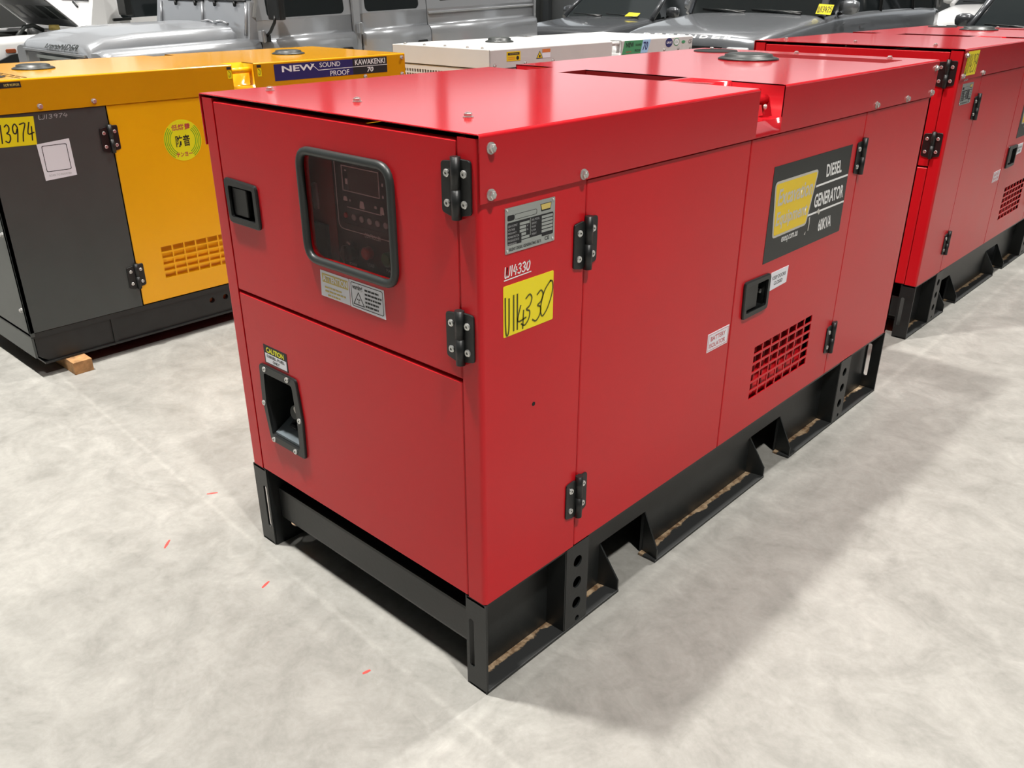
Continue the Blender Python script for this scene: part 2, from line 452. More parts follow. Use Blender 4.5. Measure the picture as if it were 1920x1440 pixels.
GLYPH = {
 'W': [[(0, 1), (.08, 0), (.42, .05), (.45, .9)], [(.45, .9), (.5, .03), (.95, .1), (1, 1)]],
 'V': [[(0, 1), (.08, 0), (.6, .05), (.66, .95)]],
 '1': [[(.5, 1), (.5, 0)]],
 '4': [[(.35, 1), (.0, .38), (1, .42)], [(.72, .75), (.62, 0)]],
 'L': [[(.2, 1), (.2, .3), (.9, .34)], [(.75, .6), (.6, 0)]],
 '3': [[(.1, .9), (.45, 1), (.8, .85), (.7, .62), (.35, .52), (.8, .42), (.85, .18), (.5, 0), (.05, .08)]],
 '0': [[(.5, 1), (.1, .75), (.05, .3), (.4, 0), (.8, .2), (.95, .65), (.75, .95), (.5, 1)]],
 '9': [[(.9, .8), (.5, 1), (.1, .8), (.2, .5), (.6, .48), (.9, .75), (.85, .4), (.7, 0)]],
 '7': [[(.05, .95), (.95, .98), (.5, .45), (.35, 0)]],
 '2': [[(.1, .8), (.45, 1), (.85, .8), (.6, .4), (.05, .02), (.95, .06)]],
 '5': [[(.9, .98), (.3, .95), (.2, .58), (.65, .6), (.9, .3), (.6, .02), (.1, .1)]],
}
def smooth_line(p, n=4):
    if len(p) < 3: return p
    out = []
    for i in range(len(p) - 1):
        p0, p1, p2, p3 = (Vector(p[max(i - 1, 0)]), Vector(p[i]), Vector(p[i + 1]), Vector(p[min(i + 2, len(p) - 1)]))
        for k in range(n):
            t = k / n
            q = 0.5 * ((2 * p1) + (p2 - p0) * t + (2 * p0 - 5 * p1 + 4 * p2 - p3) * t * t + (3 * p1 - p0 - 3 * p2 + p3) * t ** 3)
            out.append((q.x, q.y))
    out.append(tuple(p[-1])); return out
def handwriting(s, pl, t, a0, a1, b0, b1, w, m, parent, slant=0.0, rise=0.0, widths=None):
    mb = MB(); widths = widths or [0.45 if c == '1' else (1.15 if c == 'W' else 0.8) for c in s]
    tot = sum(widths) + 0.25 * (len(s) - 1); x = 0
    for i, c in enumerate(s):
        for st in GLYPH[c]:
            pts = []
            for (u, v) in smooth_line(st):
                fx = (x + u * widths[i]) / tot
                pts.append((a0 + (a1 - a0) * fx + slant * (b1 - b0) * (v - .5), b0 + (b1 - b0) * v + rise * fx * (b1 - b0)))
            mb.ribbon(pts, w, pl, t)
        x += widths[i] + 0.25
    return mb.build('handwriting', m, parent)

# shared small parts
def bolt_mesh(name, pl, r=0.0085, h=0.009, washer=0.011):
    mb = MB(); mb.plate(ngon(0, 0, washer, 16), pl, 0, 0.002)
    mb.plate(ngon(0, 0, r, 6), pl, 0.002, h, ch=0.0015)
    mb.plate(ngon(0, 0, r * 0.55, 10), pl, h, h + 0.0012)
    return mb.mesh(name)
def screw_mesh(name, pl, r=0.0075, h=0.0035):
    mb = MB(); mb.plate(ngon(0, 0, r, 14), pl, 0, h, holes=[ngon(0, 0, r * 0.42, 6)], ch=0.0012)
    mb.plate(ngon(0, 0, r * 0.42, 6), pl, 0, h * 0.4)
    return mb.mesh(name)
BOLT = {k: bolt_mesh('bolt', p) for k, p in (('FR', FR), ('RT', RT), ('TP', TP))}
SCREW = {k: screw_mesh('screw', p) for k, p in (('FR', FR), ('RT', RT))}
for me in list(BOLT.values()) + list(SCREW.values()): me.materials.append(M['steel'])
PLN = {'FR': FR, 'RT': RT, 'TP': TP}
def bolt(k, a, b, t, parent): return obj('bolt', BOLT[k], None, parent, loc=PLN[k](a, b, t))
def screw(k, a, b, t, parent): return obj('screw', SCREW[k], None, parent, loc=PLN[k](a, b, t))

HINGE = {}
def hinge(k, a, b, t, parent, w=0.078, h=0.102, flip=1):
    key = (k, flip)
    if key not in HINGE:
        pl = PLN[k]; mb = MB()
        hw = w / 2
        mb.plate(rpoly([(-hw, -h / 2 + .004), (-.004, -h / 2 - .004), (-.004, h / 2), (-hw, h / 2 - .004)], 0.008), pl, 0, 0.004, ch=0.001)
        mb.plate(rpoly([(.004, -h / 2), (hw, -h / 2 + .008), (hw, h / 2 + .004), (.004, h / 2 + .004)], 0.008), pl, 0, 0.004, ch=0.001)
        c = pl(0, 0, 0.006); 
        p0, p1 = Vector(pl(0.004 * flip, -h / 2 - .004, 0.007)), Vector(pl(0.004 * flip, 0, 0.007))
        mb.cyl(p0, p1, 0.0095, n=14); mb.cyl(p1 + (p1 - p0) * 0.01, p0 + (p1 - p0) * 2.08, 0.0095, n=14)
        me = mb.mesh('hinge'); me.materials.append(M['blackplastic']); HINGE[key] = me
    o = obj('hinge', HINGE[key], None, parent, loc=PLN[k](a, b, t))
    for sa in (-1, 1):
        for sb in (-1, 1):
            obj('bolt', SCREW[k], None, o, loc=PLN[k](sa * w * 0.29, sb * h * 0.27 + (0.002 if sa > 0 else -.001), 0.004))
    return o

def latch(pl, a0, a1, b0, b1, parent, paddle=(0.08, 0.62)):
    w, h = a1 - a0, b1 - b0; mb = MB()
    outer = rpoly([(a0 + .006, b0), (a1, b0), (a1, b1 - .004), (a0, b1)], 0.014)
    inner = rpoly([(a0 + .02, b0 + .016), (a1 - .016, b0 + .016), (a1 - .016, b1 - .018), (a0 + .02, b1 - .018)], 0.006)
    mb.plate(outer, pl, -0.002, 0.007, holes=[inner], ch=0.003)
    ia0, ia1, ib0, ib1 = a0 + .02, a1 - .016, b0 + .016, b1 - .018
    o = mb.build('latch', M['blackplastic'], parent)
    mb = MB()   # the recessed tray
    d = -0.030
    P = [pl(ia0, ib0, 0.0), pl(ia1, ib0, 0.0), pl(ia1, ib1, 0.0), pl(ia0, ib1, 0.0), pl(ia0, ib0, d), pl(ia1, ib0, d), pl(ia1, ib1, d), pl(ia0, ib1, d)]
    mb.add(P, [(4, 5, 6, 7), (0, 1, 5, 4), (1, 2, 6, 5), (2, 3, 7, 6), (3, 0, 4, 7)])
    mb.build('tray', M['blackplastic'], o)
    pa0 = ia0 + (ia1 - ia0) * 0.03; pa1 = ia0 + (ia1 - ia0) * paddle[1]
    mb = MB(); mb.plate(rrect(pa0, pa1, ib0 + .004, ib1 - .004, .004), pl, -0.010, -0.001, ch=0.002)
    mb.build('paddle', M['blackplastic'], o)
    mb = MB(); mb.plate(ngon(ia1 - .006, (ib0 + ib1) / 2, 0.007, 12), pl, -0.022, -0.012)
    mb.build('lock', M['steel'], o)
    return o

def sticker(pl, outline, t, m, parent, name='sticker', label=None, th=0.0008):
    mb = MB(); mb.plate(outline, pl, t, t + th)
    return mb.build(name, m, parent, label=label)
def flat(pl, outline, t, m, parent, name='print', holes=(), th=0.0002):
    mb = MB(); mb.plate(outline, pl, t, t + th, holes=holes)
    return mb.build(name, m, parent)
def textlines(pl, t, a0, a1, b0, b1, n, m, parent, name='fine_print', seed=1):
    rnd = random.Random(seed); mb = MB(); p = (b1 - b0) / n
    for i in range(n):
        b = b1 - p * (i + 0.5); x = a0
        end = a1 - rnd.uniform(0, 0.25) * (a1 - a0)
        while x < end:
            l = rnd.uniform(0.08, 0.2) * (a1 - a0); x1 = min(x + l, end)
            mb.plate(rrect(x, x1, b - p * .24, b + p * .24), pl, t, t + .0002); x = x1 + 0.03 * (a1 - a0)
    return mb.build(name, m, parent)

PAINT_TICKS = [(-1.289, 0.020, 1.0, 0.018), (-1.129, -0.220, 2.3, 0.022), (-0.744, -0.126, 1.9, 0.016), (-0.269, -0.146, 1.3, 0.011)]
# ------------------------------------------------------------------ the hall
hall = (-26, 20, -16, 30)
mb = MB(); mb.box(hall[0], hall[1], hall[2], hall[3], -0.1, 0.0)
floor = struct(mb.build('floor', M['floor'])); floor['label'] = 'pale mottled polished concrete floor'
for nm, b in (('wall_left', (hall[0] - .2, hall[0], hall[2], hall[3])), ('wall_right', (hall[1], hall[1] + .2, hall[2], hall[3])),
              ('wall_back', (hall[0], hall[1], hall[3], hall[3] + .2)), ('wall_front', (hall[0], hall[1], hall[2] - .2, hall[2]))):
    mb = MB(); mb.box(b[0], b[1], b[2], b[3], 0, CEIL_Z); struct(mb.build(nm, M['wall']))
def wall_glow_bands(name, pl, a0, a1):      # added unseen glowing sheets between steel columns, for bright reflections in the roofs
    root_ = None
    n = max(1, int(round((a1 - a0) / 5.75))); w = (a1 - a0) / n
    for i in range(n):
        c = a0 + i * w
        mb = MB(); mb.plate(rrect(c + .30, c + w - .30, GLOW_Z[0], GLOW_Z[1]), pl, 0.0, 0.03); o = mb.build(name if root_ is None else 'pane', M['daylight'], root_)
        if root_ is None: root_ = struct(o)
        mb = MB()
        mb.plate(rrect(c - .15, c + .15, 0, CEIL_Z - .6), pl, 0.0, .25); mb.build('column', M['beam'], root_)
GLOW_Z = (2.6, 8.2)
M['daylight'] = mat('daylight_sheet', (0.93, 0.97, 1.0, 1), rough=0.6, emit=WALL_GLOW)  # glows by itself in place of daylight
wall_glow_bands('window_1', lambda a, b, t: (hall[0] + t, a, b), hall[2] + .5, hall[3] - .5)
wall_glow_bands('window_2', lambda a, b, t: (a, hall[3] - t, b), hall[0] + .5, hall[1] - .5)
mb = MB(); mb.box(hall[0], hall[1], hall[2], hall[3], CEIL_Z, CEIL_Z + 0.1)
ceiling = struct(mb.build('ceiling', M['ceil']))
for i in range(7):      # translucent roof sheets let the daylight in
    x = -22.5 + i * 6.6
    for j in range(5):
        y = -14 + j * 9
        mb = MB(); mb.box(x, x + 1.6, y, y + 6.5, CEIL_Z - 0.03, CEIL_Z); mb.build('skylight', M['skylight'], ceiling)
for j in range(8):
    mb = MB(); y = -13.4 + j * 5.8
    mb.box(hall[0], hall[1], y - .09, y + .09, CEIL_Z - 0.55, CEIL_Z - 0.50); mb.box(hall[0], hall[1], y - .09, y + .09, CEIL_Z - 0.08, CEIL_Z - 0.03); mb.box(hall[0], hall[1], y - .012, y + .012, CEIL_Z - 0.5, CEIL_Z - 0.08)
    mb.build('rafter', M['beam'], ceiling)
for i, (lx, ly) in enumerate(LAMPS):
    mb = MB(); mb.lathe([(0.001, 0.32), (0.08, 0.32), (0.10, 0.16), (0.24, 0.10), (0.25, 0.02), (0.23, 0.02)], (0, 0, 0), 'z', 24)
    mb.cyl((0, 0, 0.3), (0, 0, CEIL_Z - LAMP_Z), 0.012, n=8)
    lo = mb.build('lamp', M['lampbody'], ceiling); lo.location = (lx, ly, LAMP_Z)
    ld = bpy.data.lights.new('lamp_light', 'AREA'); ld.shape = 'DISK'; ld.size = 0.44; ld.spread = radians(90); ld.energy = LAMP_W; ld.color = (1.0, 0.97, 0.92)
    la = bpy.data.objects.new('lamp_light', ld); COL.objects.link(la); la.location = (lx, ly, LAMP_Z)
# paint ticks on the concrete
for (x, y, a, l) in PAINT_TICKS:
    mb = MB(); c, s = cos(a), sin(a)
    pts = [(-l, -.003), (0, -.0045), (l, -.002), (l * .9, .003), (0, .004), (-l * .9, .002)]
    mb.plate([(x + p[0] * c - p[1] * s, y + p[0] * s + p[1] * c) for p in pts], TP, 0.0, 0.0006)
    mb.build('paint_mark', M['floorred'], floor)

# ------------------------------------------------------------------ red generator
GW, GL, GH, GB = 0.95, 2.297, 1.288, 0.262

def roof_cover(root, W, L, H, skirt, m, notch=(1.003, 1.137), nd=0.16, slot=None, pocket=0.081, r=0.007, lip=0.0045, barx=-0.055, barz=-0.040, bar_m=None):
    def prof(xl, xr, left=True, right=True):
        p = []
        if left:
            p += [(xl, H - skirt)] + [(xl + r - r * cos(a), H - r + r * sin(a)) for a in [pi / 2 * i / 5 for i in range(6)]]
        else: p += [(xl, H)]
        if right:
            p += [(xr - r + r * sin(a), H - r + r * cos(a)) for a in [pi / 2 * i / 5 for i in range(6)]] + [(xr, H - skirt)]
        else: p += [(xr, H)]
        return p
    mb = MB()
    def seg(y0, y1, xl, xr, left=True, right=True):
        p = prof(xl, xr, left, right)
        mb.loft([[(x, y0, z) for x, z in p], [(x, y1, z) for x, z in p]])
        # underside so that the sheet has thickness
        q = [(min(max(x, xl + (.003 if left else 0)), xr - (.003 if right else 0)), min(z, H - .003)) for x, z in p]
        mb.loft([[(x, y0, z) for x, z in q], [(x, y1, z) for x, z in q]])
        n = len(p)
        for y in (y0, y1):
            vs = [(x, y, z) for x, z in p] + [(x, y, z) for x, z in q]
            mb.add(vs, [(i, i + 1, n + i + 1, n + i) for i in range(n - 1)])
    x0, x1 = -W, lip
    seg(0, notch[0], x0 - lip, x1); seg(notch[1], L, x0 - lip, x1)
    if slot: 
        seg(notch[0], notch[1], x0 + nd, slot[0], False, False); seg(notch[0], notch[1], slot[1], x1 - nd, False, False)
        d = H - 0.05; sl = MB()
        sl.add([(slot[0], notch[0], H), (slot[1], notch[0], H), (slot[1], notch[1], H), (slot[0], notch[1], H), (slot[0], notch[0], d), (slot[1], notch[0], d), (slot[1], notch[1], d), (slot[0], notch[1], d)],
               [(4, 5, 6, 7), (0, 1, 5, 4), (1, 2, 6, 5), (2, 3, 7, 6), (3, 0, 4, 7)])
    else: seg(notch[0], notch[1], x0 + nd, x1 - nd, False, False)
    zp = H - pocket
    for s, xo in ((1, x1), (-1, x0 - lip)):
        xi = xo - s * nd
        mb.add([(xi, notch[0], zp), (xo, notch[0], zp), (xo, notch[1], zp), (xi, notch[1], zp), (xi, notch[0], H), (xo, notch[0], H), (xo, notch[1], H), (xi, notch[1], H)],
               [(0, 1, 2, 3), (0, 1, 5, 4), (3, 2, 6, 7), (0, 3, 7, 4)])
        mb.add([(xo, notch[0], zp), (xo, notch[1], zp), (xo, notch[1], H - skirt), (xo, notch[0], H - skirt)], [(0, 1, 2, 3)])
    ro = weighted(mb.build('roof_cover', m, root))
    if slot: sl.build('air_inlet', M['reddark'], ro)  # slot lining coloured darker than the roof to stand in for shade
    for s, xo in ((1, x1), (-1, x0)):
        mb = MB(); xb = xo + s * barx
        mb.cyl((xb, notch[0], H + barz), (xb, notch[1], H + barz), 0.013, n=16)
        mb.build('lifting_bar', bar_m or m, ro)
    return ro

def base_frame(root, W, L, B):
    t = 0.008
    for s in (1, -1):
        X = (lambda x: x) if s == 1 else (lambda x: -W - x)
        # web with fork pockets
        pk = [(0.505, 0.715), (1.335, 1.545)]; hz = 0.140
        out = [(0.004, 0.0)]
        for a, b in pk: out += [(a, 0.0), (a, hz), (b, hz), (b, 0.0)]
        out += [(L - .004, 0.0), (L - .004, B - .002), (0.004, B - .002)]
        holes = [] if s == 1 else [ngon(0.085, 0.055, 0.026, 16)]
        mb = MB(); mb.plate(out, (lambda a, b, q: (X(-0.060 - q), a, b)), 0, t, holes=holes)
        mb.build('base_rail', M['black'], root)
        for a, b in ((0.0, 0.522), (0.698, 1.352), (1.528, L)):
            mb = MB(); mb.box(min(X(-.060), X(0)), max(X(-.060), X(0)), a, b, 0.0, t)
            o = mb.build('ledge', M['ledge'], root, bevel=0.002)
        mb = MB(); mb.box(min(X(-.060), X(-.004)), max(X(-.060), X(-.004)), 0, L, B - .008, B - .0015); mb.build('top_flange', M['black'], root)
        for a, sl in ((0.515, 1), (0.705, -1), (1.345, 1), (1.535, -1)):      # gusset plates at the fork pockets
            mb = MB(); e = 0.012 * sl
            q = [(X(-.060), a - e, hz), (X(-.001), a, 0.040), (X(-.001), a, 0.006), (X(-.060), a - e, 0.0)]
            q2 = [(x, y + .005, z) for x, y, z in q]
            mb.hexa(q + q2); mb.build('gusset', M['black'], root)
        for a in (0.288, 1.885):        # pressed channels with round holes
            hs = [ngon(a + .045, z, 0.0165, 18) for z in (0.075, 0.140, 0.205)] + [ngon(a + .05, 0.022, 0.008, 10)]
            mb = MB(); mb.plate(rrect(a, a + .088, 0.004, B - .002), (lambda p, q, k: (X(-0.006 + k), p, q)), 0, 0.005, holes=hs)
            mb.box(min(X(-.060), X(-.002)), max(X(-.060), X(-.002)), a - .004, a + .001, 0.006, B - .002)
            mb.box(min(X(-.060), X(-.002)), max(X(-.060), X(-.002)), a + .084, a + .088, 0.006, B - .002)
            mb.build('stiffener', M['black'], root)
        for y, sy in ((0.0, 1), (L, -1)):   # slotted end plates
            a0, a1 = sorted((X(-0.064), X(0.0)))
            c = X(-0.047); 
            mb = MB(); mb.plate([(a0, 0), (a1, 0), (a1, B - .002), (a0, B - .002)], (lambda p, q, k: (p, y + sy * k, q)), 0, 0.006,
                                holes=[rrect(c - .008, c + .008, 0.058, 0.200, 0.0075, 3)])
            mb.build('end_plate', M['black'], root)
    for y in (0.030, L - 0.075):
        mb = MB(); mb.box(-W + .068, -.068, y, y + .045, 0.088, 0.190); mb.build('cross_beam', M['black'], root, bevel=0.008)
    mb = MB(); mb.box(-W + .068, -.068, 0.085, L - .085, 0.155, 0.175); mb.build('fuel_tank', M['dark'], root)
    mb = MB(); mb.box(-W + .075, -.075, 0.12, 0.485, 0.045, 0.150); mb.build('bund_tray', M['dark'], root)  # added hidden box, blocks light to darken the floor under the front end

def red_generator(label, loc, main=True):
    W, L, H, B = GW, GL, GH, GB
    root = thing('diesel_generator', label, 'generator', loc)
    base_frame(root, W, L, B)
    R = M['red']; g = 0.002; TO = -0.001       # sheets lie just inside the roof skirt
    # inner lining behind the doors
    mb = MB(); mb.box(-W + .03, -.10, 0.16, L - .03, B + .006, 1.17); mb.build('lining', M['dark'], root)
    mb = MB(); mb.box(-W + .03, -.03, 0.03, 0.155, 0.66, 0.79); mb.build('lining', M['dark'], root)
    # corner panel, folded round the vertical edge
    def fold(xe, sgn, ye, name='corner_panel'):
        r = 0.010; x0 = -0.0515
        p = [(x0, 0.018), (x0, 0.0)] + [(-r + r * sin(a), r - r * cos(a)) for a in [pi / 2 * i / 6 for i in range(7)]] + [(0.0, ye), (-.003, ye)] + \
            [(-.003, r), (-r, .003), (x0 + .003, 0.003), (x0 + .003, .018)]
        p = [((x + TO) if sgn > 0 else (-W - x - TO), y) for x, y in p]
        m2 = MB(); n = len(p)
        rings = [[(x, y, z) for x, y in p] for z in (B, 1.279)]
        m2.loft(rings, closed=True, smooth=False)
        return m2.build(name, R, root)
    fold(0, 1, 0.311); fold(0, -1, 0.311)
    if main:
        hole = MB(); hole.plate(ngon(0.156, 0.711, 0.005, 10), RT, TO, TO + .0006); hole.build('drill_hole', M['dark'], root)
    # control door with window
    wout = rpoly([(-.557, .951), (-.237, .951), (-.237, 1.207), (-.557, 1.207)], 0.045, 6)
    win = inset(wout, 0.010)
    lat = rrect(-.872, -.750, .995, 1.088)
    mb = MB(); mb.plate(rrect(-.8935, -.0560, .8035, 1.2735, .002, 1), FR, -0.018, 0.0, holes=[win, lat], ch=0.003)
    cd = mb.build('control_door', R, root)
    path = inset(wout, 0.006); mb = MB(); mb.tube([FR(a, b, 0.002) for a, b in path], 0.0095, n=10, closed=True); mb.build('window_seal', M['rubber'], cd)
    mb = MB(); mb.plate(inset(wout, 0.004), FR, -0.004, -0.001); mb.build('window_pane', M['mirrorglass'], cd)
    latch(FR, -.884, -.740, .985, 1.097, root)
    # instruments behind the window
    q = off(FR, -0.045, -0.058, -0.016)
    mb = MB(); mb.plate(rrect(-.60, -.16, .92, 1.25), q, -0.004, 0); cp = mb.build('control_panel', M['panel'], root)
    mb = MB(); mb.plate(rrect(-.598, -.440, .925, 1.235), q, 0, 0.001); mb.build('breaker_cover', M['reddark'], cp)
    mb = MB(); mb.plate(rrect(-.515, -.500, 1.075, 1.135, .003), q, 0.001, 0.006); mb.build('breaker_lever', M['greyink'], cp)
    mb = MB(); mb.plate(rrect(-.545, -.470, 0.965, 1.045, .003), q, 0.001, 0.010); mb.build('breaker', M['dark'], cp)
    frame = rpoly([(-.420, 1.050), (-.215, 1.050), (-.215, 1.215), (-.420, 1.215)], 0.016)
    mb = MB(); mb.plate(rrect(-.418, -.215, 1.062, 1.213, .01), q, 0, 0.006, ch=0.002); mb.build('controller', M['charcoal'], cp)
    mb = MB(); mb.plate(rpoly([(-.432, 1.045), (-.215, 1.045), (-.215, 1.222), (-.432, 1.222)], 0.018), q, 0, 0.0006, holes=[rpoly([(-.430, 1.047), (-.217, 1.047), (-.217, 1.220), (-.430, 1.220)], 0.017)]); mb.build('border_line', M['whiteink'], cp)
    mb = MB(); mb.plate(rrect(-.398, -.272, 1.135, 1.190), q, 0.006, 0.0075, holes=[rrect(-.396, -.274, 1.137, 1.188)]); mb.build('screen_rim', M['whiteink'], cp)
    mb = MB(); mb.plate(rrect(-.376, -.274, 1.137, 1.188), q, 0.006, 0.007); mb.build('display', M['lcd'], cp)
    mb = MB(); mb.plate(rrect(-.388, -.380, 1.150, 1.162), q, 0.006, 0.0065); mb.plate(rrect(-.388, -.382, 1.178, 1.181), q, 0.006, 0.0065)
    for (a, b, w, h) in ((-.392, 1.118, .016, .010), (-.335, 1.112, .018, .016), (-.268, 1.110, .014, .016), (-.376, 1.116, .006, .005), (-.289, 1.114, .010, .006), (-.262, 1.14, .006, .007), (-.262, 1.165, .006, .007)):
        mb.plate(rpoly([(a - w / 2, b - h / 2), (a + w / 2, b - h / 2), (a + w * .3, b + h / 2), (a - w * .3, b + h / 2)], .002, 2), q, 0.006, 0.0066)
    mb.plate(rrect(-.388, -.270, 1.0995, 1.1015), q, 0.006, 0.0066)
    mb.build('symbols', M['whiteink'], cp)
    for i, a in enumerate((-.394, -.365, -.338, -.311, -.284, -.257)):
        mb = MB(); mb.plate(ngon(a, 1.081, .0062 if i == 0 else .0075, 14), q, 0.006, 0.009, ch=0.001); mb.build('button', M['btnred'] if i == 0 else M['btnwhite'], cp)
    text('CONTROLLER', q, 0.0012, -.340, -.285, 1.040, 1.050, M['whiteink'], cp, spacing=1.1)
    for a, mm, rr in ((-.327, 'btnred', .014), (-.256, 'btngreen', .016)):
        mb = MB(); mb.plate(ngon(a, 1.008, rr, 20), q, 0.0, 0.016, ch=0.003); mb.build('push_button', M[mm], cp)
    mb = MB(); mb.plate(ngon(-.389, .998, .024, 24), q, 0, 0.004); mb.plate(ngon(-.389, .998, .018, 20), q, 0.004, 0.020, ch=0.003); mb.plate(rrect(-.392, -.386, .984, 1.016), q, 0.020, 0.026); 
    mb.build('key_switch', M['blackplastic'], cp)
    mb = MB(); mb.tube([q(-.384, 1.022, .018), q(-.375, 1.028, .022), q(-.369, 1.022, .02)], 0.003, 6); mb.tube([q(-.410, 1.01, .012), q(-.416, .99, .016), q(-.408, .972, .012), q(-.425, .955, .008)], 0.0012, 6); mb.build('key', M['steel'], cp)
    text('POWER', q, 0.0012, -.402, -.376, .966, .972, M['whiteink'], cp)
    text('LOAD', q, 0.0012, -.336, -.314, .976, .983, M['whiteink'], cp)
    text('MAIN', q, 0.0012, -.272, -.250, .976, .983, M['whiteink'], cp)
    # stickers under the window
    st = sticker(FR, [(-.517, .875), (-.409, .875), (-.409, .937), (-.514, .937)], 0, M['white'], root)
    flat(FR, rrect(-.508, -.413, .910, .931), .0009, M['paleyellow'], st)
    text('ATTENTION', FR, .0013, -.506, -.415, .913, .928, M['white'], st, bold=0.03)
    for i, (w, b) in enumerate(((.078, .899), (.078, .890), (.06, .881))):
        textlines(FR, .0010, -.461 - w / 2, -.461 + w / 2, b - .004, b + .004, 1, M['paleyellow'], st, seed=i)
    st = sticker(FR, [(-.407, .874), (-.287, .872), (-.288, .938), (-.407, .938)], 0, M['white'], root)
    flat(FR, rrect(-.402, -.292, .878, .934, .005), .0009, M['ink'], st, holes=[rrect(-.4005, -.2935, .8795, .9325, .004)])
    text('warning!', FR, .0012, -.397, -.362, .915, .930, M['ink'], st, bold=0.02)
    flat(FR, [(-.397, .883), (-.357, .883), (-.377, .914)], .0010, M['ink'], st, holes=[[(-.3935, .885), (-.3605, .885), (-.377, .9105)]])
    mb = MB()
    for an in (0.6, 2.54, 4.71): mb.plate([(-.377 + .006 * cos(an + k), .894 + .006 * sin(an + k)) for k in (-.35, .35)] + [(-.377, .894)], FR, .001, .0012)
    mb.build('fan_symbol', M['ink'], st)
    textlines(FR, .0010, -.354, -.297, .882, .928, 5, M['ink'], st, seed=5)
    # lower panel with fuel filler
    fo = rpoly([(-.838, .505), (-.818, .384), (-.657, .384), (-.652, .500), (-.664, .614), (-.832, .614)], 0.013, 4)
    fi = rpoly([(-.818, .500), (-.806, .405), (-.679, .405), (-.676, .500), (-.684, .591), (-.812, .591)], 0.010, 4)
    mb = MB(); mb.plate(rrect(-.8935, -.0560, B, .7970, .002, 1), FR, -0.018, 0.0, holes=[inset(fo, 0.012)], ch=0.003)
    mb.build('fuel_panel', R, root)
    mb = MB(); mb.plate(fo, FR, -0.001, 0.007, holes=[fi], ch=0.002); fr = mb.build('filler_frame', M['blackplastic'], root)
    mb = MB(); d = 0.10; n = len(fi)
    back = [(a * .97 - .012, b * .94 + .035) for a, b in fi]
    mb.loft([[FR(a, b, 0.0) for a, b in fi], [FR(a, b, -d) for a, b in back]], closed=True, smooth=False, caps=False); mb.add([FR(a, b, -d) for a, b in back], [tuple(range(n))])
    mb.build('filler_pocket', M['blackplastic'], fr)
    mb = MB(); mb.hexa([FR(-.802, .407, -.002), FR(-.683, .407, -.002), FR(-.683, .450, -.075), FR(-.802, .450, -.075), FR(-.802, .414, -.002), FR(-.683, .414, -.002), FR(-.683, .458, -.075), FR(-.802, .458, -.075)]); mb.build('drip_tray', M['bluegrey'], fr)
    mb = MB(); mb.cyl(FR(-.746, .470, -.095), FR(-.744, .482, -.030), 0.022, 0.019, n=18); mb.cyl(FR(-.706, .505, -.09), FR(-.708, .508, -.014), 0.014, n=18); mb.build('fuel_cap', M['rubber'], fr)
    mb = MB(); mb.cyl(FR(-.708, .508, -.0138), FR(-.708, .508, -.0125), 0.0095, n=14); mb.build('cap_label', M['logogrey'], fr)
    mb = MB(); mb.tube([FR(-.745, .47, -.06), FR(-.76, .45, -.045), FR(-.765, .436, -.03), FR(-.735, .436, -.03)], 0.006, 8); mb.build('hose', M['blackplastic'], fr)
    for a, b in ((-.805, .603), (-.701, .604), (-.829, .497), (-.664, .498), (-.801, .394), (-.700, .394)): screw('FR', a, b, 0.007, fr)
    st = sticker(FR, [(-.806, .622), (-.699, .622), (-.700, .674), (-.806, .674)], 0, M['ink'], root)
    text('CAUTION', FR, .0012, -.793, -.713, .654, .669, M['limey'], st, bold=0.03)
    flat(FR, rrect(-.801, -.704, .6245, .651), .0009, M['white'], st)
    text('DIESEL FUEL', FR, .0013, -.793, -.712, .640, .648, M['ink'], st, bold=0.03); text('ONLY', FR, .0013, -.768, -.736, .628, .636, M['ink'], st, bold=0.03)
    for z in (1.186, 0.894): hinge('FR', -.0555, z, 0.0, root)
    # side doors
    def side(a0, a1, holes=(), name='access_door'):
        mb = MB(); mb.plate(rrect(a0, a1, B, 1.1635, .002, 1), RT, TO - (0.0035 if holes else 0.018), TO, holes=holes, ch=0.002); return mb.build(name, R, root)
    side(0.3150, 0.9940)
    vh = []
    for i in range(7):
        for j in range(6):
            a = 1.162 + i * 0.0563; b = 0.537 - j * 0.0305
            vh.append([(a, b - .0235), (a + .050, b - .0235), (a + .050, b), (a, b)])
    lh = rrect(1.055, 1.188, .664, .757)
    side(0.9985, 1.7280, vh + [lh], 'vent_door'); side(1.7315, L - .002, name='end_panel')
    mb = MB(); mb.hexa([(-.075, 1.13, .53), (-.075, 1.58, .53), (-.072, 1.58, .54), (-.072, 1.13, .54), (-.020, 1.13, .345), (-.020, 1.58, .345), (-.017, 1.58, .355), (-.017, 1.13, .355)])
    mb.build('vent_baffle', R, root)
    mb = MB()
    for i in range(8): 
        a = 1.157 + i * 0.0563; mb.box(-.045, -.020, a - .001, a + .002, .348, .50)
    mb.build('vent_fin', M['reddark'], root)  # fins coloured darker so the inside of the vent looks shaded
    latch(RT, 1.043, 1.196, .654, .768, root)
    for a, z in ((0.313, 1.030), (0.313, 0.405), (1.7298, 1.026), (1.7298, 0.402)): hinge('RT', a, z, TO, root)
    # far sides
    for a0, a1 in ((0.315, .994), (.9985, 1.728), (1.7315, L - .002)):
        mb = MB(); mb.plate(rrect(a0, a1, B, 1.1635), (lambda a, b, t: (-W - t, a, b)), TO - .018, TO, ch=0.002); mb.build('access_door', R, root)
    mb = MB(); mb.plate(rrect(-W + .001, -.001, B, 1.279), (lambda a, b, t: (a, L + t, b)), -.018, -.002, ch=0.002); mb.build('end_panel', R, root)
    # roof
    ro = roof_cover(root, W, L, H, 0.122, M['redroof'], slot=(-.662, -.293))
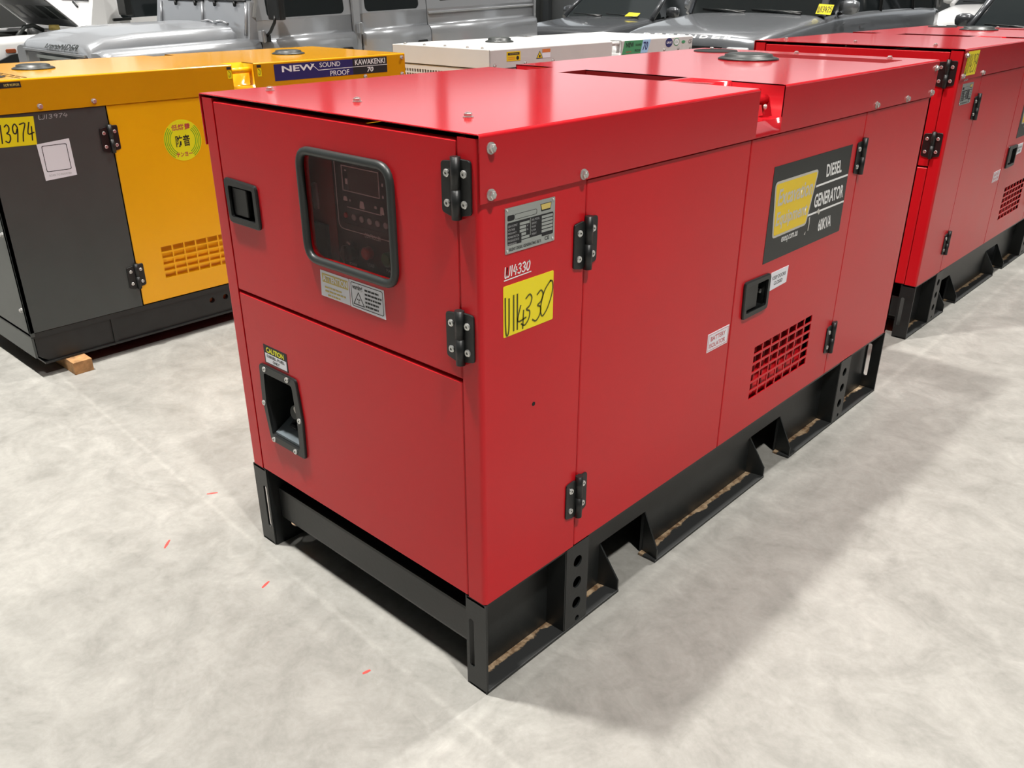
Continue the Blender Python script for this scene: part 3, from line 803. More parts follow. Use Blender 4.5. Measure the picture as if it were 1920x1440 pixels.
    for a, b in ((-.863, .141), (-.524, .146), (-.166, .140), (-.863, 2.215), (-.50, 2.225), (-.145, 2.225)): bolt('TP', a, b, H, ro)
    for a, b in ((.027, 1.262), (.026, 1.180), (.294, 1.178), (1.780, 1.181), (2.043, 1.178), (2.270, 1.180), (2.270, 1.262)): bolt('RT', a, b, 0.0045, ro)
    screw('RT', 1.100, 1.233, -.030, ro)
    mb = MB(); mb.lathe([(0.001, 0), (0.105, 0), (0.105, 0.004), (0.096, 0.008), (0.084, 0.009), (0.082, 0.017), (0.070, 0.020), (0.001, 0.021)], (-.5, 1.855, H), 'z', 40); mb.build('filler_cap', M['rubber'], ro)
    mb = MB(); mb.lathe([(0.001, 0.001), (0.075, 0.001)], (-.80, 2.14, H), 'z', 32); mb.lathe([(.074, 0), (.078, .004), (.084, .004), (.086, 0)], (-.80, 2.14, H), 'z', 32); mb.build('exhaust_opening', M['dark'], ro)
    mb = MB()
    for i in range(9):
        y = 2.02 + i * .018; mb.box(-.62, -.08, y, y + .004, H, H + .0008)
    mb.build('louvre', M['reddark'], ro)
    # rating plate
    pl_ = MB(); pl_.plate(rrect(.068, .212, 1.058, 1.146, .002), RT, TO, TO + .0015); rp = pl_.build('rating_plate', M['alu'], root)
    t1 = TO + .0016
    flat(RT, rrect(.074, .207, 1.0735, 1.1175, .003), t1, M['ink'], rp); flat(RT, rpoly([(.074, 1.121), (.093, 1.121), (.093, 1.1315), (.074, 1.1315)], .003), t1, M['ink'], rp)
    flat(RT, rrect(.0935, .158, 1.121, 1.1315, .004), t1, M['ink'], rp, holes=[rrect(.0942, .1573, 1.1217, 1.1308, .0035)])
    flat(RT, [(.168, 1.138), (.171, 1.1235), (.198, 1.1235), (.201, 1.138)], t1, M['ink'], rp); flat(RT, [(.1695, 1.137), (.172, 1.1265), (.197, 1.1265), (.1995, 1.137)], t1 + .0003, M['paleyellow'], rp)
    rows = ['GEN OUTPUT', 'VOLTAGE', 'FREQUENCY', 'POWER FACTOR', 'PRODUCE DATE', 'DIMENSION']
    for i, s in enumerate(rows):
        b = 1.1105 - i * .0070
        text(s, RT, t1 + .0003, .0755, .0755 + .0024 * len(s) + .002, b - .0020, b + .0020, M['greyink'], rp)
        a1 = (.136, .126, .126, .126, .136, .172)[i]; a0 = (.108, .108, .108, .113, .113, .113)[i]
        flat(RT, rrect(a0, a1, b - .0028, b + .0024), t1 + .0003, M['alu'], rp)
        if i in (1, 2): text(('', 'V', 'Hz')[i], RT, t1 + .0003, .1285, .1325, b - .002, b + .002, M['greyink'], rp)
    for i, s in enumerate(['ENG. MODEL', 'GEN.NO', 'PHASE', 'R.P.M', 'WEIGHT']):
        b = 1.1120 - i * .0070
        text(s, RT, t1 + .0003, .1425, .1425 + .0022 * len(s) + .001, b - .0020, b + .0020, M['greyink'], rp)
        flat(RT, rrect(.172, .2050, b - .0028, b + .0024), t1 + .0003, M['alu'], rp)
    flat(RT, rrect(.1380, .1392, 1.083, 1.1165), t1 + .0003, M['alu'], rp)
    text('SILENT DIESEL GENERATING SETS', RT, t1 + .0003, .078, .171, 1.0625, 1.0685, M['ink'], rp, bold=0.01)
    text('CE', RT, t1 + .0003, .182, .195, 1.0640, 1.0715, M['ink'], rp, bold=0.01)
    for a, b in ((.0735, 1.1415), (.2065, 1.1415), (.0735, 1.0635), (.2065, 1.0635)):
        mb = MB(); mb.plate(ngon(a, b, .0028, 10), RT, t1, t1 + .0015, ch=.0006); mb.build('rivet', M['steel'], rp)
    # labels on the side
    tS = TO
    if main:
        handwriting('W14330', RT, tS + .0006, .068, .140, 1.013, 1.032, .0028, M['whiteink'], root, slant=.12)
        mb = MB(); mb.ribbon([(.066, 1.0065), (.10, 1.0075), (.143, 1.0085)], .0022, RT, tS + .0006); mb.build('underline', M['whiteink'], root)
        yt = sticker(RT, rrect(.063, .213, .889, .995, .003), tS, M['yellowtag'], root)
        handwriting('V11', RT, tS + .0013, .068, .106, .898, .970, .0042, M['marker'], yt, widths=[.9, .35, .35])
        handwriting('4', RT, tS + .0013, .104, .128, .895, .944, .0036, M['marker'], yt)
        handwriting('33', RT, tS + .0013, .120, .180, .900, .962, .0036, M['marker'], yt, slant=.25)
        handwriting('0', RT, tS + .0013, .176, .208, .905, .975, .0036, M['marker'], yt, slant=.3)
    else:
        handwriting('W14259', RT, tS + .0006, .072, .120, 1.170 - .012, 1.180 - .012, .0025, M['whiteink'], root, slant=.12)
        yt = sticker(RT, rpoly([(.030, 1.180), (.178, 1.180), (.188, 1.276), (.042, 1.276)], .003), .0047, M['yellowtag'], root)
        handwriting('W14259', RT, .0058, .042, .178, 1.190, 1.262, .0042, M['ink'], yt, slant=.2)
    bs = sticker(RT, [(.873, .607), (.983, .607), (.985, .661), (.873, .661)], tS, M['white'], root)
    flat(RT, rrect(.877, .981, .6105, .6575), tS + .0009, M['redink'], bs, holes=[rrect(.8782, .9798, .6117, .6563)])
    text('BATTERY', RT, tS + .0012, .889, .967, .637, .650, M['redink'], bs, bold=.01); text('ISOLATOR', RT, tS + .0012, .884, .968, .617, .630, M['redink'], bs, bold=.01)
    ks = sticker(RT, [(1.206, .703), (1.313, .707), (1.315, .759), (1.207, .759)], tS, M['white'], root)
    text('KEEP DOORS', RT, tS + .0012, 1.217, 1.300, .734, .745, M['ink'], ks, bold=.01); text('CLOSED', RT, tS + .0012, 1.230, 1.284, .716, .727, M['ink'], ks, bold=.01)
    # banner
    bn = sticker(RT, rrect(1.142, 1.655, .799, 1.074), tS, M['charcoal'], root, name='banner')
    lo = rpoly([(1.180, .866), (1.392, .868), (1.432, 1.030), (1.158, 1.030)], .016, 5)
    flat(RT, lo, tS + .0009, M['logogrey'], bn); flat(RT, inset(lo, .007), tS + .0012, M['logoyellow'], bn)
    text('Excavation', RT, tS + .0016, 1.188, 1.404, .958, 1.006, M['logogrey'], bn, bold=.02, shear=.08)
    text('Equipment', RT, tS + .0016, 1.190, 1.384, .888, .940, M['logogrey'], bn, bold=.02, shear=.08)
    text('exeq.com.au', RT, tS + .0012, 1.240, 1.343, .838, .860, M['whiteink'], bn, bold=.01)
    text('DIESEL', RT, tS + .0012, 1.486, 1.594, .996, 1.036, M['whiteink'], bn, bold=.025, shear=-.2)
    text('GENERATOR', RT, tS + .0012, 1.430, 1.636, .911, .954, M['whiteink'], bn, bold=.025, shear=-.1)
    text('60KVA', RT, tS + .0012, 1.484, 1.576, .829, .868, M['whiteink'], bn, bold=.025, shear=-.1)
    flat(RT, [(1.426, .975), (1.652, .977), (1.652, .983), (1.428, .981)], tS + .0009, M['whiteink'], bn)
    flat(RT, [(1.398, .892), (1.654, .893), (1.654, .899), (1.399, .898)], tS + .0009, M['whiteink'], bn)
    if main:
        mb = MB()
        for p in ([(1.408, .885), (1.415, .889), (1.418, .868), (1.416, .846), (1.411, .846), (1.412, .870)], [(1.452, .894), (1.470, .904), (1.482, .892), (1.475, .884), (1.465, .892)], [(1.390, .838), (1.398, .846), (1.396, .836)]):
            mb.plate(p, RT, tS + .0009, tS + .0014)
        mb.build('scuff', M['logogrey'], bn)
    return root

red_generator('red diesel generator with a big black banner, standing closest on the concrete', (0, 0, 0), True)
red_generator('red diesel generator cut off by the right picture edge, behind the nearest one', (-0.118, 2.960, 0), False)
# ------------------------------------------------------------------ yellow and grey generator on timber
def yellow_generator():
    W, L, H, B = 0.835, 2.115, 1.200, 0.200
    root = thing('diesel_generator', 'yellow and grey generator raised on a timber block, left of the red one', 'generator', (-2.665, 0, 0))
    T = -0.001; Yl = M['yellow']
    # base: deep black sled with chamfered ends
    prof = [(0.05, 0.062), (L - .05, 0.062), (L - .012, 0.100), (L - .012, 0.176), (0.012, 0.176), (0.012, 0.095)]
    for x in (-0.035, -W + .010):
        mb = MB(); mb.plate(prof, (lambda a, b, t: (x + t, a, b)), 0, 0.025, ch=0.002,
                            holes=[ngon(y, .137, .014, 14) for y in (0.829, 0.901, 1.9, 1.97)]); mb.build('base_rail', M['black'], root)
    for y in (0.829, 0.901):
        mb = MB(); mb.plate(ngon(y, .137, .016, 14), RT, -.034, -.032); mb.build('hole_plug', M['brownish'], root)
    mb = MB(); mb.box(-W + .02, -.004, 0.0, L, 0.176, B - .002); mb.build('top_flange', M['black'], root)
    mb = MB(); mb.box(-W + .004, .002, 0.03, L - .03, 0.056, 0.064); mb.build('skid_plate', M['black'], root)
    mb = MB(); mb.box(-.034, -.004, 0.335, 0.350, 0.064, 0.176); mb.build('gusset', M['black'], root)
    for y in (0.012, L - .03):
        mb = MB(); mb.box(-W + .04, -.04, y, y + .018, .092, .176); mb.build('cross_beam', M['greypanel'], root)
    mb = MB(); mb.box(-W + .03, -.03, .03, L - .03, B + .004, H - .11); mb.build('lining', M['dark'], root)
    # panels
    mb = MB(); mb.plate(rrect(.0, .4885, B, 1.0755), RT, T - .016, T, ch=.002); mb.build('grey_panel', M['greypanel'], root)
    mb = MB(); mb.plate(rrect(-W, -.001, .185, 1.0755), FR, -.016, 0, ch=.002); fp = mb.build('end_panel', M['greypanel'], root)
    for z in (0.30, 0.62, 0.95): bolt('FR', -.032, z, 0, fp)
    mb = MB(); mb.box(-W + .02, -.002, -.001, .008, .090, .180); mb.build('kick_plate', M['greypanel'], root)
    vh = []
    for i in range(7):
        for j in range(5):
            a = .617 + i * .0575; b = .447 - j * .0305
            vh.append([(a, b - .024), (a + .051, b - .024), (a + .051, b), (a, b)])
    mb = MB(); mb.plate(rrect(.4935, 1.18, B + .003, 1.0755), RT, T - .0035, T, holes=vh, ch=.002); mb.build('vent_door', Yl, root)
    mb = MB(); mb.hexa([(-.028, .60, .42), (-.028, 1.05, .42), (-.026, 1.05, .46), (-.026, .60, .46), (-.019, .60, .285), (-.019, 1.05, .285), (-.017, 1.05, .30), (-.017, .60, .30)])
    mb.build('vent_baffle', Yl, root)
    mb = MB(); mb.plate(rrect(1.184, L, B + .003, 1.0755), RT, T - .016, T, ch=.002); mb.build('access_door', Yl, root)
    mb = MB(); mb.plate(rrect(0, L, B, 1.0755), (lambda a, b, t: (-W - t, a, b)), T - .016, T, ch=.002); mb.build('access_door', Yl, root)
    mb = MB(); mb.plate(rrect(-W + .001, -.001, B, 1.19), (lambda a, b, t: (a, L + t, b)), -.016, -.001, ch=.002); mb.build('end_panel', Yl, root)
    hinge('RT', .483, .940, T, root); hinge('RT', .483, .340, T, root)
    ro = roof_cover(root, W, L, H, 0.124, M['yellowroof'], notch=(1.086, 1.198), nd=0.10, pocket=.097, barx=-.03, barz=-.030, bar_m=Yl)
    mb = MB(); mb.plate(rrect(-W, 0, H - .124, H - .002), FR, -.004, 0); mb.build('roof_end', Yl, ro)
    for a, b in ((.234, 1.095), (.445, 1.097), (2.093, 1.180), (2.091, 1.097), (1.843, 1.100)): bolt('RT', a, b, .0045, ro)
    for (x, y, r) in ((-.43, .395, .085), (-.39, 1.655, .085)):
        mb = MB(); mb.lathe([(.001, 0), (r, 0), (r, .004), (r * .9, .008), (r * .8, .009), (r * .78, .017), (r * .66, .020), (.001, .021)], (x, y, H), 'z', 36); mb.build('filler_cap', M['rubber'], ro)
    mb = MB(); mb.lathe([(.001, .001), (.085, .001)], (-.16, .10, H), 'z', 28); mb.build('exhaust_opening', M['dark'], ro)
    for y0 in (.215, .19):
        mb = MB()
        for k in range(5): x = -.32 + k * .062; mb.box(x, x + .045, y0, y0 + .006, H, H + .0012)
        mb.build('slot', M['dark'], ro)
    # labels
    t = .0047
    st = sticker(RT, rrect(.045, .182, 1.170, 1.191), t, M['ink'], root)
    text('HOT MUFFLER', RT, t + .0012, .121, .177, 1.1755, 1.1855, M['paleyellow'], st, bold=.02)
    bn = sticker(RT, rrect(1.306, 1.767, 1.1135, 1.188), t, M['navy'], root, name='banner'); b2 = sticker(RT, rrect(1.767, 1.991, 1.1135, 1.190), t, M['ink'], root, name='banner')
    text('NEW', RT, t + .0012, 1.348, 1.535, 1.151, 1.179, M['whiteink'], bn, bold=.025)
    text('SOUND', RT, t + .0012, 1.565, 1.690, 1.160, 1.182, M['whiteink'], bn, bold=.005)
    text('PROOF', RT, t + .0012, 1.625, 1.742, 1.117, 1.141, M['whiteink'], bn, bold=.005)
    mb = MB(); mb.ribbon([(1.515, 1.180), (1.556, 1.148), (1.767, 1.150)], .0028, RT, t + .0011); mb.build('print', M['whiteink'], bn)
    mb = MB(); mb.ribbon([(1.767, 1.150), (1.990, 1.151)], .0028, RT, t + .0011); mb.build('print', M['whiteink'], b2)
    text('KAWAKENKI', RT, t + .0012, 1.782, 1.978, 1.158, 1.184, M['whiteink'], b2, bold=.015); text('70', RT, t + .0012, 1.858, 1.898, 1.121, 1.145, M['whiteink'], b2, bold=.02, shear=.2)
    for a in (1.060, 1.215):
        mb = MB(); mb.plate(rrect(a, a + .022, 1.180, 1.191), RT, t, t + .0008); mb.build('sticker', M['rubber'], root)
        hk = sticker(RT, rrect(a + .001, a + .022, 1.140, 1.176, .003), t, M['yellowtag'], root)
        mb = MB(); mb.ribbon(smooth_line([(a + .007, 1.172), (a + .015, 1.166), (a + .014, 1.150), (a + .007, 1.148), (a + .008, 1.156)]), .0022, RT, t + .001); mb.build('hook_symbol', M['rubber'], hk)
    tg = sticker(RT, [(.045, .956), (.194, .953), (.203, 1.060), (.050, 1.066)], T, M['yellowtag'], root)
    handwriting('W13974', RT, T + .0013, .030, .192, .972, 1.038, .0048, M['ink'], tg, slant=.10)
    handwriting('W13974', RT, T + .0006, .222, .332, 1.046, 1.061, .0022, M['greyink'], root, slant=.2)
    qs = sticker(RT, [(.196, .809), (.321, .816), (.319, .963), (.191, .953)], T, M['white'], root)
    flat(RT, rrect(.207, .305, .842, .945, .006), T + .0009, M['ink'], qs, holes=[rrect(.2095, .3025, .8445, .9425, .005)])
    text('SCAN TO REGISTER', RT, T + .0012, .213, .302, .823, .831, M['greyink'], qs)
    rs = sticker(RT, ngon(.803, .899, .089, 40), T, M['limey'], root)
    for r in (.084, .076, .068, .060):
        for s0, s1 in ((-1.0, 0.75), (2.4, 4.1)):
            pts = [(.803 + r * cos(s0 + (s1 - s0) * i / 14), .899 + r * sin(s0 + (s1 - s0) * i / 14)) for i in range(15)]
            mb = MB(); mb.ribbon(pts, .0035, RT, T + .0011); mb.build('print', M['limegreen'], rs)
    text('低燃費', RT, T + .0014, .757, .846, .943, .969, M['redink'], rs, bold=.015)
    text('防音', RT, T + .0014, .768, .836, .872, .922, M['ink'], rs, bold=.015)
    text('テンヨー', RT, T + .0014, .762, .838, .828, .848, M['redink'], rs, bold=.03)
    return root
yellow_generator()
mb = MB(); mb.box(-3.58, -2.588, .112, .192, 0, .0555)
tag(mb.build('timber_block', M['timber'], bevel=.002), 'short raw timber bearer poking out under the yellow generator', 'timber')

# ------------------------------------------------------------------ white generator
def white_generator():
    W, L, H = 0.835, 2.10, 1.200
    root = thing('diesel_generator', 'white generator with a green and blue label, between the rows', 'generator', (-2.500, 2.600, 0))
    Wp = M['whitepaint']; B = .18
    for x in (-.06, -W + .02):
        mb = MB(); mb.box(x, x + .04, 0, L, 0, B - .002); mb.build('base_rail', M['black'], root)
    mb = MB(); mb.box(-W + .02, -.02, .018, L - .018, B + .002, H - .09); mb.build('lining', M['dark'], root)
    holes = []
    for i in range(30):
        for j in range(8):
            a = -W + .07 + i * .0235; b = 1.066 - j * .026; holes.append([(a, b - .018), (a + .0155, b - .018), (a + .0155, b), (a, b)])
    mb = MB(); mb.plate(rrect(-W + .003, -.003, B, 1.0925), FR, -.014, -.003, holes=holes, ch=.002); mb.build('grille_panel', Wp, root)
    for a0, a1 in ((0, .50), (.505, 1.2), (1.205, L)):
        mb = MB(); mb.plate(rrect(a0, a1, B, 1.092), RT, -.016, -.001, ch=.002); mb.build('access_door', Wp, root)
        mb = MB(); mb.plate(rrect(a0, a1, B, 1.092), (lambda a, b, t: (-W - t, a, b)), -.016, -.001, ch=.002); mb.build('access_door', Wp, root)
    mb = MB(); mb.plate(rrect(-W, 0, B, 1.19), (lambda a, b, t: (a, L + t, b)), -.016, -.001, ch=.002); mb.build('end_panel', Wp, root)
    ro = roof_cover(root, W, L, H, .103, Wp, notch=(1.135, 1.235), nd=.09, pocket=.075, barx=-.025, barz=-.018)
    mb = MB(); mb.plate(rrect(-W, 0, H - .103, H - .001), FR, -.006, .002, ch=.002); mb.build('roof_end', Wp, ro)
    mb = MB()
    for i in range(26):
        x = -W + .06 + i * .0285; mb.hexa([(x, .06, H), (x + .014, .06, H), (x + .014, .40, H), (x, .40, H), (x + .003, .065, H + .006), (x + .009, .065, H + .006), (x + .009, .395, H + .006), (x + .003, .395, H + .006)])
    mb.build('louvre', Wp, ro)
    mb = MB(); mb.lathe([(.001, 0), (.09, 0), (.09, .006), (.08, .010), (.074, .012), (.072, .024), (.06, .028), (.001, .029)], (-.475, .58, H), 'z', 32); mb.build('filler_cap', M['rubber'], ro)
    mb = MB(); mb.lathe([(.001, .001), (.07, .001)], (-.14, .20, H), 'z', 24); mb.build('exhaust_opening', M['dark'], ro)
    for a, b in ((.036, 1.114), (.294, 1.117), (.544, 1.116), (1.743, 1.122), (1.92, 1.122), (2.075, 1.122)): bolt('RT', a, b, .0045, ro)
    for x in (-.76, -.58, -.40, -.21, -.09): bolt('TP', x, .035, H, ro)
    t = .0047; dy = -2.6
    st = sticker(RT, rrect(.135, .252, 1.132, 1.183), t, M['logoyellow'], root)
    flat(RT, rrect(.145, .243, 1.164, 1.177), t + .0009, M['ink'], st); text('WARNING', RT, t + .0014, .158, .232, 1.167, 1.174, M['paleyellow'], st)
    flat(RT, ngon(.228, 1.147, .012, 14, .011), t + .0009, M['ink'], st); textlines(RT, t + .0009, .148, .210, 1.138, 1.156, 2, M['orange'], st, seed=3)
    tr = sticker(RT, [(.392, 1.134), (.452, 1.134), (.422, 1.177)], t, M['ink'], root); flat(RT, [(.398, 1.1365), (.446, 1.1365), (.422, 1.171)], t + .0009, M['logoyellow'], tr)
    flat(RT, ngon(.422, 1.147, .008, 10), t + .0013, M['ink'], tr)
    sticker(RT, rrect(.446, .519, 1.165, 1.184), t, M['orange'], root); ws = sticker(RT, rrect(.446, .519, 1.135, 1.163), t, M['white'], root)
    gs = sticker(RT, [(1.246, 1.112), (1.456, 1.114), (1.480, 1.196), (1.272, 1.196)], t, M['green'], root)
    text('NEW', RT, t + .0012, 1.288, 1.376, 1.155, 1.185, M['ink'], gs, bold=.03); text('SOUND', RT, t + .0012, 1.394, 1.462, 1.160, 1.175, M['ink'], gs, bold=.02); text('PROOF', RT, t + .0012, 1.388, 1.454, 1.124, 1.140, M['ink'], gs, bold=.02)
    textlines(RT, t + .0010, 1.290, 1.352, 1.122, 1.132, 1, M['redink'], gs, seed=8)
    ls = sticker(RT, [(1.456, 1.114), (1.538, 1.114), (1.573, 1.197), (1.480, 1.196)], t, M['lightblue'], root)
    text('70', RT, t + .0012, 1.482, 1.540, 1.130, 1.184, M['navy'], ls, bold=.03, shear=.25)
    c1 = sticker(RT, ngon(1.798, 1.166, .044, 24, .030), t, M['navy'], root); text('UKAS', RT, t + .0012, 1.768, 1.828, 1.159, 1.174, M['white'], c1, bold=.02)
    c2 = sticker(RT, ngon(1.892, 1.167, .036, 24, .026), t, M['green'], root); flat(RT, ngon(1.892, 1.167, .030, 20, .021), t + .0009, M['white'], c2); text('EA', RT, t + .0013, 1.878, 1.908, 1.158, 1.176, M['green'], c2)
    c3 = sticker(RT, ngon(1.982, 1.164, .024, 16, .010), t, M['green'], root)
    text('CE', RT, t + .0004, 2.050, 2.090, 1.150, 1.176, M['ink'], root, bold=.01)
    return root
white_generator()
# ------------------------------------------------------------------ vehicles behind the generators
def wheel(x, y, r, root, w=0.24, s=1):
    mb = MB(); mb.lathe([(r * .58, -w / 2), (r * .9, -w / 2), (r, -w * .36), (r, w * .36), (r * .9, w / 2), (r * .58, w / 2), (r * .58, -w / 2)], (x, y, r), 'x', 28)
    wh = mb.build('tyre', M['tyre'], root)
    mb = MB(); mb.lathe([(0.001, s * w * .30), (r * .16, s * w * .32), (r * .2, s * w * .2), (r * .5, s * w * .18), (r * .58, s * w * .42), (r * .58, -s * w * .4)], (x, y, r), 'x', 20)
    mb.build('rim', M['silver'], wh)

def strip(pts, y0, y1, rake=0.0):
    """sheet folded along a cross-section (x, z) and running from y0 to y1"""
    return [[(x, y, z + rake * y) for x, z in pts] for y in (y0, y1)]

def silver_wagon():
    root = thing('off_road_wagon', 'silver boxy off-road wagon with a ribbed bonnet, behind the yellow generator', 'car', (-5.313, 1.667, 0), -0.029)
    k = 0.034; W = 1.74; S = M['silver']; Z = lambda y, z: z + k * y
    # side sheet: flat door, rounded shoulder, upright waist
    sec = [(0.0, .52), (0.0, 1.02), (-.004, 1.055), (-.014, 1.082), (-.032, 1.098), (-.052, 1.104), (-.056, 1.125), (-.060, 1.245)]
    def side_sheet(mb, y0, y1, mirror=False):
        p = [(-W - x if mirror else x, z) for x, z in sec]; q = [(x + (-.02 if not mirror else .02), z) for x, z in p]
        mb.loft(strip(p, y0, y1, k)); mb.loft(strip(q, y0, y1, k))
        n = len(p)
        for y in (y0, y1):
            vs = [(x, y, Z(y, z)) for x, z in p] + [(x, y, Z(y, z)) for x, z in q]; mb.add(vs, [(i, i + 1, n + i + 1, n + i) for i in range(n - 1)])
    def upper(mb, y0, y1, w0, w1, zt=1.86, mirror=False, zb=1.235):
        pl = (lambda a, b, t: ((-.060 - (b - 1.245) * .12 + t) if not mirror else (-W + .060 + (b - 1.245) * .12 - t), a, Z(a, b)))
        mb.plate(rrect(y0, y1, 1.235, zt), pl, -.02, 0, holes=[rrect(w0, w1, zb + .012, zt - .08, .04)])
        return pl
    for mir in (False, True):
        for nm, y0, y1, w0, w1 in (('door', 1.235, 2.140, 1.335, 2.075), ('door', 2.215, 2.975, 2.29, 2.89), ('quarter_panel', 2.985, 4.40, 3.12, 4.20)):
            mb = MB(); side_sheet(mb, y0, y1, mir); zb = 1.235 if nm == 'door' else 1.285
            pl = upper(mb, y0, y1, w0, w1, mirror=mir, zb=zb); o = mb.build(nm, S, root)
            mb = MB(); mb.plate(rrect(w0 - .015, w1 + .015, zb, 1.79, .045), pl, -.012, -.006); mb.build('window_pane', M['carglass'], o)
            if nm == 'door' and not mir:
                mb = MB(); mb.plate(rrect(y1 - .16, y1 - .05, .945, .985, .015), (lambda a, b, t: (t, a, Z(a, b))), 0, .012); mb.build('door_handle', M['blackplastic'], o)
            if nm == 'quarter_panel':
                mb = MB(); xs = .0 if not mir else -W; s = 1 if not mir else -1
                mb.loft([[(xs - s * .062 + s * dx, y, Z(y, 1.205 + dz)) for dx, dz in ((0, -.012), (.016, -.008), (.016, .008), (0, .012))] for y in (2.99, 4.40)]); mb.build('trim_rail', S, o)
        xx = -.034 if not mir else -W + .034
        mb = MB(); mb.hexa([(xx - .02, 2.145, Z(2.145, .52)), (xx + .02, 2.145, Z(2.145, .52)), (xx + .02, 2.21, Z(2.21, .52)), (xx - .02, 2.21, Z(2.21, .52)),
                            (-.075 if not mir else -W + .045, 2.145, Z(2.145, 1.86)), (-.045 if not mir else -W + .075, 2.145, Z(2.145, 1.86)), (-.045 if not mir else -W + .075, 2.21, Z(2.21, 1.86)), (-.075 if not mir else -W + .045, 2.21, Z(2.21, 1.86))])
        mb.build('door_pillar', S, root)
        # front wing with rounded top
        mb = MB(); p = [(x, z) for x, z in sec[:6]] + [(-.10, 1.112), (-.20, 1.110), (-.20, .95), (-.10, .95), (-.06, .52)]
        p = [(-W - x if mir else x, z) for x, z in p]
        mb.loft([[(x, y, Z(y, z - (.02 if y < .05 else 0))) for x, z in p] for y in (-.02, .06, .3, .8, 1.225)], closed=True); mb.build('front_wing', S, root)
        xs = 0.0 if not mir else -W
        mb = MB()
        for a in range(9):
            t0, t1 = pi * a / 9, pi * (a + 1) / 9
            for (ta, tb) in ((t0, t1),):
                P = [(xs + s2, .42 - cos(t) * rr, .40 + sin(t) * rr) for t in (ta, tb) for rr in (.42, .49) for s2 in (-.03, .03)]
                mb.hexa([P[0], P[1], P[3], P[2], P[4], P[5], P[7], P[6]])
        mb.build('wheel_arch', M['blackplastic'], root)
    # bonnet
    def bsec(y, edge, ctr, zf):
        xs = [-.205, -.215, -.235, -.30, -.42, -.60, -.87, -1.14, -1.32, -1.44, -1.505, -1.525, -1.535]
        zs = [zf - .005, edge - .03, edge - .008, edge, edge + .004, ctr - .004, ctr, ctr - .004, edge + .004, edge, edge - .008, edge - .03, zf - .005]
        return [(x, y, z) for x, z in zip(xs, zs)]
    mb = MB(); mb.loft([bsec(-.035, 1.078, 1.084, 1.064), bsec(-.030, 1.115, 1.122, 1.064), bsec(.0, 1.148, 1.162, 1.064), bsec(.10, 1.186, 1.215, 1.09), bsec(.35, 1.212, 1.245, 1.115), bsec(.75, 1.226, 1.258, 1.13), bsec(1.10, 1.238, 1.266, 1.15), bsec(1.13, 1.21, 1.23, 1.15)])
    bo = mb.build('bonnet', S, root)
    mb = MB(); mb.box(-1.50, -.25, -.05, -.02, 1.062, 1.080); mb.build('bonnet_lip', S, bo, bevel=.004)
    def nose(a, b, t): return (a, -.034 + (b - 1.112) * .95 - t * .7, b + t * .7)
    text('DEFENDER', nose, .004, -1.00, -.38, 1.096, 1.136, M['rubber'], bo, bold=.02, spacing=1.15)
    for x in (-.62, -.42):
        mb = MB(); mb.tube([(x, 1.06, 1.262), (x + .02, 1.12, 1.272), (x + .10, 1.13, 1.25)], .012, 8)
        mb.build('washer_jet', S, bo)
    # bulkhead, windscreen
    mb = MB(); mb.hexa([(-W + .06, 1.15, 1.10), (-.06, 1.15, 1.10), (-.06, 1.24, 1.10), (-W + .06, 1.24, 1.10), (-W + .07, 1.205, 1.420), (-.07, 1.205, 1.420), (-.07, 1.265, 1.420), (-W + .07, 1.265, 1.420)])
    bk = mb.build('bulkhead', S, root, bevel=.012)
    for x in (-.10, -.80, -1.55):
        mb = MB(); mb.tube([(x, 1.150, 1.17), (x - .02, 1.196, 1.408)], .012, 8); mb.build('rib', S, bk)
    mb = MB(); mb.hexa([(-W + .09, 1.22, 1.420), (-.09, 1.22, 1.420), (-.09, 1.245, 1.420), (-W + .09, 1.245, 1.420), (-W + .15, 1.34, 1.88), (-.15, 1.34, 1.88), (-.15, 1.365, 1.88), (-W + .15, 1.365, 1.88)]); mb.build('windscreen', M['carglass'], root)
    mb = MB(); mb.tube([(-.13, 1.200, 1.418), (-.72, 1.205, 1.420)], .008, 6); mb.tube([(-.80, 1.200, 1.418), (-1.45, 1.205, 1.420)], .008, 6)
    for x in (-.30, -.62, -.95, -1.3): mb.tube([(x, 1.195, 1.418), (x + .03, 1.182, 1.384)], .013, 6)
    mb.build('wiper', M['blackplastic'], root)
    mb = MB(); mb.box(-W + .13, -.13, 1.36, 4.40, 1.955, 2.0); mb.build('roof', M['silver'], root, bevel=.015)
    for x in (-.085, -W + .085):
        mb = MB(); mb.tube([(x, 1.225, 1.30), (x - (.05 if x > -1 else -.05), 1.37, 1.96)], .028, 8); mb.build('windscreen_pillar', S, root)
    mb = MB(); mb.plate(rrect(-W + .03, -.03, .55, 2.0), (lambda a, b, t: (a, 4.385 + t, b)), 0, .02, holes=[rrect(-W + .3, -.3, 1.4, 1.85, .04)]); mb.build('tailgate', S, root)
    mb = MB(); mb.box(-W + .06, -.06, 1.25, 4.38, .50, 1.05); mb.build('cabin_floor', M['dark'], root)
    # face
    mb = MB(); mb.box(-1.52, -.22, -.01, .03, .66, 1.05); mb.build('radiator_panel', S, root)
    mb = MB(); mb.box(-1.22, -.52, -.03, -.01, .70, 1.04); gr = mb.build('grille', M['rubber'], root)
    for z in (.76, .83, .90, .97, 1.03):
        mb = MB(); mb.box(-1.22, -.52, -.045, -.03, z - .012, z + .012); mb.build('slat', M['alu'], gr)
    for x in (-.36, -1.38):
        mb = MB(); mb.lathe([(.001, -.05), (.07, -.045), (.095, -.02), (.10, 0.0)], (x, -.01, .84), 'y', 24); mb.build('headlamp', M['lens'], root)
    for x in (-.14, -1.60):
        for z in (.92, .75):
            mb = MB(); mb.lathe([(.001, -.03), (.035, -.025), (.042, 0.0)], (x, -.02, z), 'y', 16); mb.build('indicator', M['amber'], root)
